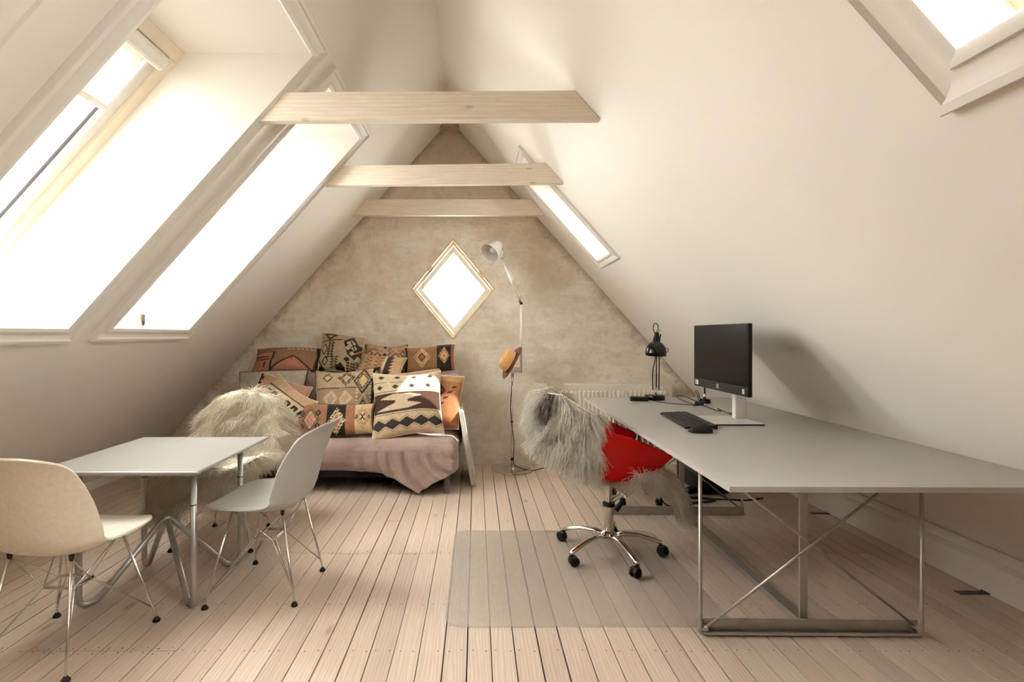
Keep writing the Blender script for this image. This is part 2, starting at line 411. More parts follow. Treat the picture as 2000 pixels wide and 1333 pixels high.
# floor: dark subfloor + planks
m = MB(); m.box(-3.9, 3.3, YF - 0.2, YB + 0.2, -0.12, -0.022)
floor = m.build('floor', 'floor_gap'); tag(floor, 'whitewashed pine plank floor with dark gaps', 'floor', kind='structure')
unit = MB().box(-0.5, 0.5, -0.5, 0.5, -1.0, 0.0); um = bpy.data.meshes.new('plank'); um.from_pydata(unit.v, [], unit.f); um.materials.append(MAT['floor_board'])
x = -3.09; nails = MB(); rows_l = [0.75, 1.945, 2.817, 3.75]
while x < 2.46:
    w = 0.0925 + random.uniform(-0.004, 0.004); gap = random.uniform(0.0025, 0.0065)
    xc = x + w / 2
    if xc < -1.15: js = [1.945] if random.random() < 0.75 else [2.817]
    elif xc < -0.12: js = [2.817] if random.random() < 0.85 else [3.30]
    elif xc < 0.9: js = [random.choice([2.12, 3.3, 1.2])] if random.random() < 0.5 else []
    else: js = [random.choice([1.945, 2.817, 3.6])] if random.random() < 0.6 else []
    ends = [YF] + js + [YB]
    for a, b in zip(ends[:-1], ends[1:]):
        o = bpy.data.objects.new('plank', um); COL.objects.link(o); o.parent = floor
        o.location = (xc, (a + b) / 2, random.uniform(-0.0012, 0.0)); o.scale = (w - gap, b - a - 0.0025, 0.022)
    for yy in [1.945, 2.28, 2.817, 3.75] + js:
        for dx in (-0.026, 0.026):
            if random.random() < 0.8:
                for e in (-0.014, 0.014):
                    nx, ny = xc + dx + random.uniform(-.004, .004), yy + e * (1 if yy in js else 0.0) + random.uniform(-.006, .006); r = 0.0032
                    nails.add([(nx + r * math.cos(q * PI / 3), ny + r * math.sin(q * PI / 3), 0.0006) for q in range(6)], [tuple(range(6))])
                    if yy not in js: break
    x += w
tag(nails.build('nail_heads', 'nail_iron', floor), kind='stuff')

# baseboards
m = MB(); m.prism_y([(2.37, 0), (2.37, 0.135), (2.385, 0.15), (2.40, 0.155), (2.41, 0.175), (2.43, 0.19), (2.452, 0.187), (2.6, 0.02), (2.6, 0)], YF, YB)
tag(m.build('baseboard_right', 'baseboard_paint', auto=True), 'tall white painted baseboard under the desk side slope', 'baseboard', kind='structure')
m = MB(); m.prism_y([(-2.98, 0), (-2.98, 0.055), (-2.99, 0.065), (-3.045, 0.065), (-3.10, 0.0)], YF, YB)
tag(m.build('baseboard_left', 'baseboard_paint'), 'low white baseboard at foot of the left slope', 'baseboard', kind='structure')

# ------------------------------------------------------------------ skylights
def roofpt(left, s, y, nn):
    if left: return (RX - 0.666 * s + 0.746 * nn, y, RZ - 0.746 * s - 0.666 * nn)
    return (RX + 0.666 * s - 0.746 * nn, y, RZ - 0.746 * s - 0.666 * nn)
PROF = [(-0.004, -0.004), (-0.004, 0.016), (0.010, 0.024), (0.018, 0.024), (0.024, 0.014), (0.048, 0.010), (0.062, 0.016), (0.068, 0.026), (0.085, 0.026), (0.090, 0.018), (0.090, -0.004)]
def skylight(idx, left, win, label, scale=1.0, blind=False):
    y0, y1, z0, z1 = win; s0 = (RZ - z1) / 0.746; s1 = (RZ - z0) / 0.746
    w = thing('window_%d' % idx, roofpt(left, s1, (y0 + y1) / 2, 0), 0, label, 'window', kind='structure')
    pr = [(a * scale, b * scale) for a, b in PROF]
    # four mitred trim boards
    def corner(cs, cy, a, b):
        s = s0 - a if cs == 0 else s1 + a; y = y0 - a if cy == 0 else y1 + a
        return roofpt(left, s, y, b)
    for (ca, cb) in (((0, 0), (0, 1)), ((0, 1), (1, 1)), ((1, 1), (1, 0)), ((1, 0), (0, 0))):
        mb = MB(); k = len(pr)
        vs = [corner(*ca, a, b) for a, b in pr] + [corner(*cb, a, b) for a, b in pr]
        fs = [(i, i + 1, i + 1 + k, i + k) for i in range(k - 1)] + [tuple(range(k)), tuple(range(2 * k - 1, k - 1, -1))]
        mb.add(vs, fs).build('trim', 'trim_paint', w, auto=True)
    # window frame at outer roof plane, shifted along slope because the wells are horizontal
    h = HL if left else HR; d = h * 0.746; shift = h * 0.666
    t0, t1 = s0 + shift, s1 + shift
    def ring(name, mat, i0, i1, n0, n1, bev=0.004):
        q = MB(); rects = [(t0 + i0, t0 + i1, y0 + i0, y1 - i0), (t1 - i1, t1 - i0, y0 + i0, y1 - i0), (t0 + i1, t1 - i1, y0 + i0, y0 + i1), (t0 + i1, t1 - i1, y1 - i1, y1 - i0)]
        for (a, b, c, e) in rects:
            vs = [roofpt(left, ss, yy, nn) for nn in (n0, n1) for ss, yy in ((a, c), (b, c), (b, e), (a, e))]
            q.add(vs, [(3, 2, 1, 0), (4, 5, 6, 7), (0, 1, 5, 4), (1, 2, 6, 5), (2, 3, 7, 6), (3, 0, 4, 7)])
        return q.build(name, mat, w, bevel=bev)
    ring('window_frame', 'window_wood', -0.01, 0.055, -d - 0.06, -d + 0.015)
    sash = ring('sash', 'window_white', 0.05, 0.13, -d - 0.05, -d - 0.005)
    if blind: ring('gasket', 'gasket_grey', 0.131, 0.150, -d - 0.045, -d - 0.012, 0.002)
    q = MB()
    vs = [roofpt(left, ss, yy, nn) for nn in (-d - 0.034, -d - 0.026) for ss, yy in ((t0 + 0.12, y0 + 0.12), (t1 - 0.12, y0 + 0.12), (t1 - 0.12, y1 - 0.12), (t0 + 0.12, y1 - 0.12))]
    q.add(vs, [(3, 2, 1, 0), (4, 5, 6, 7), (0, 1, 5, 4), (1, 2, 6, 5), (2, 3, 7, 6), (3, 0, 4, 7)]).build('pane', 'pane_glass', w)
    if blind == 'closed':
        q = MB(); vs = [roofpt(left, ss, yy, nn) for nn in (-d + 0.016, -d + 0.020) for ss, yy in ((t0 + 0.01, y0 + 0.01), (t1 - 0.01, y0 + 0.01), (t1 - 0.01, y1 - 0.01), (t0 + 0.01, y1 - 0.01))]
        q.add(vs, [(3, 2, 1, 0), (4, 5, 6, 7), (0, 1, 5, 4), (1, 2, 6, 5), (2, 3, 7, 6), (3, 0, 4, 7)]).build('blackout_blind', 'window_white', w)
    elif blind:
        def slab(name, mat, a, b, c, e, n0, n1, par=None, bev=0.004):
            q = MB(); vs = [roofpt(left, ss, yy, nn) for nn in (n0, n1) for ss, yy in ((a, c), (b, c), (b, e), (a, e))]
            return q.add(vs, [(3, 2, 1, 0), (4, 5, 6, 7), (0, 1, 5, 4), (1, 2, 6, 5), (2, 3, 7, 6), (3, 0, 4, 7)]).build(name, mat, par or w, bevel=bev)
        bl = slab('blind', 'blind_cloth', t0 + 0.10, t0 + 0.42, y0 + 0.14, y1 - 0.16, -d + 0.012, -d + 0.014, bev=0)
        slab('blind_cassette', 'window_white', t0 + 0.06, t0 + 0.135, y0 + 0.07, y1 - 0.075, -d + 0.0, -d + 0.06, bl, 0.018)
        slab('bottom_bar', 'window_white', t0 + 0.41, t0 + 0.44, y0 + 0.12, y1 - 0.14, -d + 0.004, -d + 0.03, bl, 0.006)
        for yy in (y0 + 0.115, y1 - 0.135):
            slab('guide_rail', 'aluminium', t0 + 0.12, t1 - 0.10, yy, yy + 0.016, -d - 0.004, -d + 0.012, bl, 0.002)
    return w
skylight(1, True, WL[1], 'large roof window with roller blind over the left chair', 1.0, True)
skylight(2, True, WL[2], 'white roof window well with a small lamp holder on its sill')
skylight(3, True, WL[0], 'roof window nearest the camera on the left slope')
skylight(4, False, WR[0], 'roof window high on the right slope with thick moulded trim', 1.25)
skylight(5, False, WR[1], 'narrow roof window on the right slope behind the ceiling beams', 0.75)

# diamond window
w6 = thing('window_6', (DX, YB, DZ - DH), 0, 'diamond shaped window in the bare plaster gable', 'window', kind='structure')
def diamond_ring(name, mat, a, b, ya, yb):
    m = MB(); vs = []
    for yy in (ya, yb):
        for k in (a, b):
            vs += [(DX, yy, DZ + DH * k), (DX + DW * k, yy, DZ), (DX, yy, DZ - DH * k), (DX - DW * k, yy, DZ)]
    fs = []
    for k in range(4):
        j = (k + 1) % 4
        fs += [(k, j, 4 + j, 4 + k), (8 + k, 12 + k, 12 + j, 8 + j), (k, 8 + k, 8 + j, j), (4 + k, 4 + j, 12 + j, 12 + k)]
    return m.add(vs, fs).build(name, mat, w6)
diamond_ring('lining', 'reveal_wood', 1.004, 0.965, YB - 0.004, YB + 0.11)
diamond_ring('window_frame', 'window_white', 0.965, 0.89, YB + 0.055, YB + 0.11)
diamond_ring('sash', 'window_white', 0.885, 0.76, YB + 0.10, YB + 0.145)
m = MB(); k = 0.80
m.add([(DX, yy, DZ + DH * k) if q == 0 else (DX + DW * k, yy, DZ) if q == 1 else (DX, yy, DZ - DH * k) if q == 2 else (DX - DW * k, yy, DZ) for yy in (YB + 0.118, YB + 0.126) for q in range(4)],
      [(0, 1, 2, 3), (7, 6, 5, 4), (0, 4, 5, 1), (1, 5, 6, 2), (2, 6, 7, 3), (3, 7, 4, 0)]).build('pane', 'pane_glass', w6)
for (u, side) in ((0.42, -1), (0.30, 1)):
    m = MB(); cx = DX + side * DW * (1 - u) * 0.97; cz = DZ + DH * u * 0.97
    M = Matrix.Translation((cx, YB + 0.02, cz)) @ Matrix.Rotation(side * math.atan2(DH, DW), 4, 'Y')
    m.box(-0.03, 0.03, -0.02, 0.02, -0.006, 0.006, M).build('hinge', 'hat_brim', w6)
m = MB(); m.tube(spline([(DX - 0.20, YB + 0.05, DZ + 0.20), (DX - 0.27, YB + 0.04, DZ + 0.10), (DX - 0.285, YB + 0.04, DZ + 0.02), (DX - 0.27, YB + 0.04, DZ - 0.03)]), 0.0025, 6).build('pull_cord', 'hinge_metal', w6, smooth=True)

# beams
def beam(yl, yr, label):
    z0, z1, t = 2.252, 2.392, 0.048; m = MB(); vs = []
    for dy in (0, t):
        vs += [(xl(z0) + 0.002, yl + dy, z0), (xr(z0) - 0.002, yr + dy, z0), (xr(z1) - 0.002, yr + dy, z1), (xl(z1) + 0.002, yl + dy, z1)]
    m.add(vs, [(0, 1, 2, 3), (7, 6, 5, 4), (0, 4, 5, 1), (1, 5, 6, 2), (2, 6, 7, 3), (3, 7, 4, 0)])
    o = m.build('ceiling_beam', 'beam_wood', bevel=0.003); tag(o, label, 'beam', 'whitewashed collar beams', 'structure'); return o
beam(2.51, 2.49, 'widest whitewashed timber collar beam, highest in the view')
beam(3.60, 3.54, 'middle whitewashed timber collar beam between two others')
beam(4.49, 4.49, 'smallest whitewashed timber collar beam against the plaster gable')
m = MB(); m.prism_y([(RX - 0.09, 3.10), (RX + 0.09, 3.10), (RX + 0.01, 3.192), (RX - 0.01, 3.192)], 4.66, YB)
tag(m.build('ridge_block', 'ridge_wood', bevel=0.003), 'small wooden ridge block at the peak of the gable', 'beam', kind='structure')

# ------------------------------------------------------------------ numpy mesh + colour helper
def np_mesh(name, V, F, colors, mat, parent=None, smooth=True, world=True):
    if parent is not None and world:
        Mi = np.array(PM[parent.name].inverted()); V = V @ Mi[:3, :3].T + Mi[:3, 3]
    me = bpy.data.meshes.new(name); nf, k = F.shape
    me.vertices.add(len(V)); me.vertices.foreach_set('co', V.astype(np.float32).ravel())
    me.loops.add(nf * k); me.loops.foreach_set('vertex_index', F.astype(np.int32).ravel())
    me.polygons.add(nf); me.polygons.foreach_set('loop_start', np.arange(0, nf * k, k, dtype=np.int32))
    me.update(calc_edges=True)
    if colors is not None:
        a = me.color_attributes.new('pat', 'FLOAT_COLOR', 'POINT')
        c = np.ones((len(V), 4), np.float32); c[:, :3] = colors; a.data.foreach_set('color', c.ravel())
    return finish(name, me, mat, parent, smooth)
def grid_faces(nu, nv, off=0, flip=False):
    i, j = np.meshgrid(np.arange(nu - 1), np.arange(nv - 1), indexing='ij'); a = (i * nv + j).ravel() + off
    F = np.stack([a, a + 1, a + nv + 1, a + nv], 1)
    return F[:, ::-1] if flip else F

# ------------------------------------------------------------------ sofa
def rbox_soft(x0, x1, y0, y1, z0, z1, r, nx, wob=0.006, seed=0):
    """soft bolster: rounded rectangle profile in YZ swept along X with rounded ends"""
    prof = []
    for cy, cz, a0 in ((y1 - r, z0 + r, -PI / 2), (y1 - r, z1 - r, 0), (y0 + r, z1 - r, PI / 2), (y0 + r, z0 + r, PI)):
        for i in range(7):
            a = a0 + PI / 2 * i / 6; prof.append((cy + r * math.cos(a), cz + r * math.sin(a)))
    cy, cz = (y0 + y1) / 2, (z0 + z1) / 2; dense = []
    for k in range(len(prof)):
        a = prof[k]; b = prof[(k + 1) % len(prof)]; L = math.dist(a, b); q = max(1, int(L / 0.03))
        for i in range(q): dense.append((a[0] + (b[0] - a[0]) * i / q, a[1] + (b[1] - a[1]) * i / q))
    mb = MB(); rows = []; R = 0.075
    xs = []
    for i in range(9):
        a = PI / 2 * i / 8; xs.append((x0 + R * (1 - math.sin(a)) if False else x0 + R * (1 - math.cos(a)), R * (1 - math.sin(a))))
    for i in range(1, nx): xs.append((x0 + R + (x1 - x0 - 2 * R) * i / nx, 0))
    for i in range(8, -1, -1):
        a = PI / 2 * i / 8; xs.append((x1 - R * (1 - math.cos(a)), R * (1 - math.sin(a))))
    for x, ins in xs:
        row = []
        for (py, pz) in dense:
            dy, dz = py - cy, pz - cz
            ky = (abs(dy) - ins) / max(abs(dy), 1e-6) if abs(dy) > ins else 0; kz = (abs(dz) - ins) / max(abs(dz), 1e-6) if abs(dz) > ins else 0
            wv = wob * (math.sin(x * 9 + seed + pz * 14) + 0.7 * math.sin(x * 21 + 2 * seed + py * 17) + 0.5 * math.sin(pz * 50 + x * 5))
            row.append((x, cy + dy * ky - wv * (1 if dy < 0 else 0.3), cz + dz * kz + wv * 0.35))
        rows.append(row)
    n = len(dense); vs = [p for r_ in rows for p in r_]; fs = []
    for i in range(len(rows) - 1):
        for j in range(n):
            fs.append((i * n + j, i * n + (j + 1) % n, (i + 1) * n + (j + 1) % n, (i + 1) * n + j))
    fs.append(tuple(range(n))); fs.append(tuple((len(rows) - 1) * n + j for j in range(n - 1, -1, -1)))
    return mb.add(vs, fs)
sofa = thing('sofa', (-1.15, 4.27, 0), 0, 'low daybed sofa in mauve grey linen piled with kilim cushions', 'sofa')
rbox_soft(-2.02, -0.14, 3.84, 4.46, 0.165, 0.410, 0.085, 60, 0.0035, 1.0).build('seat_mattress', 'mauve_cloth', sofa, smooth=True)
rbox_soft(-2.06, -0.125, 4.385, 4.70, 0.20, 0.862, 0.075, 60, 0.0035, 2.3).build('backrest', 'mauve_cloth', sofa, smooth=True)
MB().box(-1.98, -0.2, 3.95, 4.66, 0.10, 0.20).build('base_frame', 'sofa_dark', sofa, bevel=0.005)
for lx, ly in ((-0.225, 3.90), (-1.95, 3.90), (-0.225, 4.6), (-1.95, 4.6)):
    MB().lathe([(0.025, 0), (0.025, 0.19)], 16, Matrix.Translation((lx, ly, 0))).build('leg', 'sofa_leg', sofa, auto=True)
# draped cover at the right front corner
pts = []; NU, NV = 80, 34
for i in range(NU + 1):
    u = i / NU
    if u < 0.86: px, py = -1.02 + u / 0.86 * 0.83, 3.838
    else:
        a = (u - 0.86) / 0.14; px, py = -0.19 + 0.053 * math.sin(a * PI / 2), 3.838 + 0.07 * (1 - math.cos(a * PI / 2)) + 0.10 * a * a
    tipx = -0.43
    if px < tipx: q = (px + 1.02) / (tipx + 1.02); hem = 0.172 - 0.155 * max(0, (q - 0.42) / 0.58) ** 1.5
    else: q = (px - tipx) / (-0.125 - tipx); hem = 0.017 + 0.17 * q ** 0.8
    row = []
    for j in range(NV + 1):
        v_ = j / NV; z = 0.375 + (hem - 0.375) * v_; amt = min(1, u * 2.5) * min(1, v_ * 1.6)
        d = math.hypot((px + 0.17) * 1.0, (z - 0.33)); fold = (0.012 * math.sin(62 * d + 3 * z) + 0.006 * math.sin(110 * d + 9 * px)) * amt
        inset = 0.055 * max(0.0, (z - 0.325) / 0.085) ** 2 if z > 0.325 else 0.0
        edge = 0.012 * (1 - min(1, v_ * 5)) + 0.016 * (1 - min(1, u * 4))
        ru = max(0.0, 1 - u / 0.5); inset += ru * 0.085 * (1 - math.sqrt(max(0.0, 1 - min(1, max(0, (0.25 - z) / 0.085)) ** 2)))
        row.append((px, py + inset + edge - 0.004 - 0.022 * v_ * amt - fold, z))
    pts.append(row)
MB().grid(pts).build('cover_drape', 'mauve_cloth', sofa, smooth=True, solid=0.005)

# leaning white board
bd = thing('board', (-0.05, 4.2, 0), 0, 'narrow white painted board leaning on the end of the sofa', 'board')
m = MB(); M = Matrix.Translation((-0.012, 4.05, 0.004)) @ Matrix.Rotation(-0.165, 4, 'Y')
m.box(-0.028, 0.0, 0.0, 0.50, 0.0, 0.60, M); m.build('board_panel', 'white_board', bd, bevel=0.003)
m = MB(); m.box(0.0005, 0.010, 0.0, 0.045, 0.0, 0.60, M); m.build('edge_strip', 'white_board', bd, bevel=0.002)

# ------------------------------------------------------------------ cushions
def C(h): return np.array(lin(h))
class Pat:
    def __init__(s, U, V, base):
        s.U, s.V = U, V; s.c = np.empty(U.shape + (3,)); s.c[:] = C(base)
    def put(s, mask, h): s.c[mask] = C(h); return s
    def dia(s, cx, cy, a, b, h): return s.put(np.abs(s.U - cx) / a + np.abs(s.V - cy) / b < 1, h)
    def ring(s, cx, cy, a, b, w, h):
        d = np.abs(s.U - cx) / a + np.abs(s.V - cy) / b; return s.put(np.abs(d - 1) < w, h)
    def seg(s, x0, y0, x1, y1, w, h):
        dx, dy = x1 - x0, y1 - y0; t = np.clip(((s.U - x0) * dx + (s.V - y0) * dy) / (dx * dx + dy * dy), 0, 1)
        return s.put(np.hypot(s.U - x0 - t * dx, s.V - y0 - t * dy) < w, h)
    def rect(s, x0, x1, y0, y1, h): return s.put((s.U > x0) & (s.U < x1) & (s.V > y0) & (s.V < y1), h)
    def poly(s, pts, h):
        ins = np.zeros(s.U.shape, bool); n = len(pts)
        for k in range(n):
            x0, y0 = pts[k]; x1, y1 = pts[(k + 1) % n]
            c = ((y0 > s.V) != (y1 > s.V)) & (s.U < (x1 - x0) * (s.V - y0) / (y1 - y0 + 1e-12) + x0); ins ^= c
        return s.put(ins, h)
    def line(s, pts, w, h):
        for a, b in zip(pts[:-1], pts[1:]): s.seg(*a, *b, w, h)
        return s
    def medal(s, cx, cy, a, b, k, h, core=None, core2=None):
        X = (s.U - cx) / a; Y = (s.V - cy) / b; d = np.abs(X) + np.abs(Y); e = (np.abs(X) - np.abs(Y)) / np.maximum(d, 1e-6)
        if core: s.put(d < 0.55, core)
        if core2: s.put((d < 0.28) & ((np.floor(X * 9) + np.floor(Y * 9)) % 2 == 0), core2)
        s.put(np.abs(d - 0.58) < 0.055, h); fr = (e * k) % 1.0
        s.put((d > 0.58) & (d < 0.98) & (fr < 0.36), h); s.put((d > 0.86) & (d < 1.0) & (fr < 0.74), h)
        s.put((d > 0.72) & (d < 0.98) & (fr > 0.62) & (fr < 0.74), h)
        return s
    def zig(s, x0, x1, y, amp, n, w, h):
        t = (s.U - x0) / (x1 - x0) * n; tri = np.abs((t % 1) - 0.5) * 2; yy = y + amp * (tri - 0.5) * 2
        return s.put((s.U > x0) & (s.U < x1) & (np.abs(s.V - yy) < w), h)
    def speck(s, sc, amt, hs, seed=0):
        r = np.random.default_rng(seed); iu = np.floor((s.U + 4) * sc).astype(int); iv = np.floor((s.V + 4) * sc).astype(int)
        tab = r.random((400, 400)); ch = tab[iu % 400, iv % 400]
        for k, h in enumerate(hs): s.put((ch > amt * k) & (ch < amt * (k + 0.9)) & (ch < amt * len(hs)), h)
        return s

def cushion(label, w, h, t, pos, tilt=20, roll=0, yaw=0, pat=None, back='#8a735b', seed=0, n=96):
    nu = n; nv = max(40, int(n * h / w)) if h < w else n
    u = np.linspace(-1, 1, nu); v = np.linspace(-1, 1, nv); U, V = np.meshgrid(u, v, indexing='ij')
    puff = (np.clip(1 - np.abs(U) ** 2.6, 0, 1) * np.clip(1 - np.abs(V) ** 2.6, 0, 1)) ** 0.52
    X = w / 2 * U * (1 - 0.075 * (1 - V * V) * np.abs(U) ** 3); Y = h / 2 * V * (1 - 0.075 * (1 - U * U) * np.abs(V) ** 3)
    r = np.random.default_rng(seed + 50); wob = 0
    for _ in range(5):
        kx, ky, ph, am = r.uniform(-5, 5), r.uniform(-5, 5), r.uniform(0, 6.28), r.uniform(0.02, 0.06); wob = wob + am * np.sin(kx * U + ky * V + ph)
    # creases near the corners
    wob = wob - 0.10 * np.abs(U * V) ** 2 * np.sin(10 * np.abs(np.abs(U) - np.abs(V)) + seed)
    Zf = t / 2 * puff * (1 + wob); sag = 0.014 * np.sin(2.4 * U + seed) * (1 - V) / 2
    Y = Y + 0.012 * np.sin(2.1 * U + seed * 1.3) * (V > 0) * V
    P = Pat(U, V, '#b9a182') if pat is None else None
    cols = (pat(U, V) if pat else P.c).reshape(-1, 3)
    A = np.stack([X, Y + sag, Zf], -1).reshape(-1, 3)
    mu, mv = 24, 20; u2 = np.linspace(0, nu - 1, mu).astype(int); v2 = np.linspace(0, nv - 1, mv).astype(int)
    B = np.stack([X, Y + sag, -Zf * 0.8], -1)[np.ix_(u2, v2)].reshape(-1, 3)
    Vv = np.concatenate([A, B]); F = np.concatenate([grid_faces(nu, nv), grid_faces(mu, mv, nu * nv, True)])
    cc = np.concatenate([cols, np.tile(C(back), (len(B), 1))])
    M = Matrix.Rotation(math.radians(yaw), 4, 'Z') @ Matrix.Rotation(-math.radians(tilt), 4, 'X') @ Matrix(((1, 0, 0, 0), (0, 0, -1, 0), (0, 1, 0, 0), (0, 0, 0, 1))) @ Matrix.Rotation(math.radians(roll), 4, 'Z')
    Mn = np.array(M.to_3x3()); W = Vv @ Mn.T
    o = np_mesh('cushion', W, F[:, ::-1] if False else F, cc, 'kilim', None, True)
    o.location = pos
    # piping seam around the edge
    idx = [i * nv for i in range(0, nu, 4)] + [(nu - 1) * nv + j for j in range(0, nv, 4)] + [i * nv + nv - 1 for i in range(nu - 1, 0, -4)] + [j for j in range(nv - 1, 0, -4)]
    PM[o.name] = Matrix.Identity(4)
    mb = MB(); mb.tube([tuple(W[i]) for i in idx], 0.0035, 6, closed=True); s = mb.build('seam', 'hat_band' if seed % 3 == 0 else 'hide_leather', o, smooth=True, world=False)
    tag(o, label, 'cushion', 'kilim cushions heaped on the daybed'); return o

def p_pinkpeak(U, V):
    p = Pat(U, V, '#8d6b4c'); p.rect(-1, -.42, -1, .35, '#a96f58'); p.poly([(-.36, -1), (.28, -.0), (.85, -1)], '#b0755f')
    p.line([(-.40, -.92), (.22, .02), (.85, -1)], .035, '#1b1310'); p.seg(.2, .0, .2, -.35, .02, '#1b1310')
    p.line([(-1, .36), (-.36, .40), (-.40, -1)], .03, '#1b1310'); p.seg(-1, .05, -.48, .0, .04, '#1b1310'); p.seg(-1, -.14, -.48, -.16, .04, '#1b1310')
    p.rect(-.05, .85, .55, .95, '#c2a77c'); p.zig(-.1, .85, .72, .12, 7, .05, '#1b1310'); p.rect(-.62, -.54, -.75, -.35, '#3a231a')
    p.poly([(-1, .5), (-.5, .95), (-.1, .95), (-.5, .55)], '#9c6048'); p.line([(-.9, .5), (-.4, .6), (-.05, .9)], .025, '#1b1310')
    p.line([(.88, -.9), (.98, .1), (.86, .9)], .04, '#15100d'); p.put(U > .93, '#1b1412'); p.put(U < -.95, '#1b1412'); return p.c
def p_mono(U, V):
    p = Pat(U, V, '#b3a084')
    p.poly([(-.95, .95), (-.1, .95), (-.3, .55), (-.95, .45)], '#9b8a70'); p.line([(-.8, .9), (-.55, .6), (-.3, .88), (-.8, .9)], .045, '#1d1712'); p.seg(-1, .45, .0, .62, .03, '#221a14')
    for x0, y0, y1 in ((-.42, -.35, .5), (-.2, -.9, -.25), (.52, -1, -.45), (.78, -1, -.4)):
        p.rect(x0 - .1, x0 + .1, y0, y1, '#6c543b')
        q = (np.floor((V - y0) * 14) % 2 == 0) & (np.abs(np.abs(U - x0) - .11) < .045) & (V > y0) & (V < y1); p.put(q, '#1d1712')
        p.put((np.abs(U - x0) < .03) & (np.floor(V * 16) % 2 == 0) & (V > y0) & (V < y1), '#c9b594')
    p.ring(-.72, .1, .16, .26, .2, '#2c2119'); p.ring(-.62, -.5, .14, .22, .22, '#2c2119')
    p.poly([(.1, .55), (.5, .9), (.95, .2), (.7, -.35), (.35, -.1)], '#241a14'); p.dia(.45, .5, .22, .2, '#c9b594'); p.dia(.62, .25, .15, .14, '#c9b594'); p.dia(.34, .25, .13, .15, '#c9b594'); p.dia(.55, -.02, .13, .12, '#c9b594')
    p.line([(.35, .75), (.6, .3), (.75, -.1)], .03, '#1d1712'); p.dia(.82, .72, .22, .24, '#ad9a80'); p.poly([(.7, .5), (1, .4), (1, -.2), (.8, -.1)], '#2f1f17'); p.seg(.72, .0, 1, .2, .04, '#b5672f')
    p.poly([(-1, -.3), (-.55, -1), (-1, -1)], '#1d1712'); p.poly([(-.1, -.75), (.1, -.55), (.3, -.8), (.3, -1), (-.1, -1)], '#1d1712'); p.dia(-.9, -.7, .1, .15, '#a08b68'); p.dia(.35, -.35, .16, .14, '#1d1712'); return p.c
def p_pinkspeck(U, V):
    p = Pat(U, V, '#b58a6c'); p.speck(7, .13, ['#a8705a', '#c29a78', '#8d7a68', '#b9876d', '#c7a37c'], 3)
    for k, x in enumerate((-.75, -.35, .1, .5, .85)): p.ring(x, .25 - .2 * (k % 2), .16, .2, .25, '#5b4336'); p.dia(x, .25 - .2 * (k % 2), .08, .1, '#c8a98a')
    p.rect(-.15, .12, -1, 1, '#a59b8c'); p.dia(0, .7, .1, .14, '#241a15'); p.dia(0, .1, .1, .12, '#241a15'); p.zig(-.9, .9, -.2, .08, 9, .05, '#2d201a'); return p.c
def p_lozenge(U, V):
    p = Pat(U, V, '#b08a66')
    d1 = np.abs(((U * 3.2 + V * 3) % 1) - .5); d2 = np.abs(((U * 3.2 - V * 3) % 1) - .5)
    p.put((d1 < .14) | (d2 < .14), '#9a5f48'); p.put(((np.floor(U * 3.2 + V * 3) + np.floor(U * 3.2 - V * 3)) % 3 == 0), '#a89a5f'); p.put((d1 < .06) & (d2 < .3), '#6e4635')
    p.rect(.15, 1, -1, 1, '#c4a27c'); p.rect(.12, .24, -1, 1, '#d3bf9c'); saw = .42 + .16 * ((V * 3.2) % 1); p.put((U > .24) & (U < saw), '#3b241a'); return p.c
def p_brownmedal(U, V):
    p = Pat(U, V, '#8f6a4b'); p.put((np.floor(U * 30) % 3 == 0), '#87623f'); p.rect(.30, .86, -1, 1, '#2a1c15'); p.put(U < -.88, '#1f1511'); p.rect(.86, 1, -1, 1, '#8f5f40')
    p.medal(-.28, .08, .34, .72, 7, '#dcb985', '#6b452f', '#b07a60'); p.medal(.58, .12, .24, .58, 6, '#dba878', '#e0b184', '#4a2a20'); return p.c
def p_plain(U, V):
    p = Pat(U, V, '#b9b3a4'); p.speck(30, .2, ['#bfb9aa', '#b4ae9f', '#c3bdad'], 4); return p.c
def p_pinkdiamond(U, V):
    p = Pat(U, V, '#b0836a'); p.line([(-1, .5), (0, 0), (1, .5)], .03, '#6b4a3b'); p.put((U < -.8) & (np.floor(V * 8) % 2 == 0), '#1d1512'); p.rect(-1, -.88, -1, 1, '#1d1512'); p.ring(-.3, .5, .25, .2, .12, '#6b5540'); return p.c
def p_hooks(U, V):
    p = Pat(U, V, '#b7987a'); p.rect(-1, 1, .02, .52, '#cdb594'); p.seg(-1, .56, 1, .56, .02, '#2a1f18'); p.rect(-1, 1, -.06, .06, '#17120f')
    for k in range(6):
        x0 = -.88 + k * .33; p.seg(x0, .0, x0 + .1, .38, .05, '#17120f'); p.seg(x0 + .1, .38, x0 + .23, .36, .05, '#17120f'); p.seg(x0 + .23, .36, x0 + .2, .2, .04, '#17120f')
    p.ring(.1, -.35, .16, .15, .14, '#2a1f18'); p.dia(.1, -.35, .1, .1, '#c3a67c'); p.ring(-.5, -.5, .2, .22, .12, '#2a1f18'); p.dia(-.5, -.5, .13, .15, '#b08f62'); p.ring(.6, -.55, .2, .25, .12, '#2a1f18'); return p.c
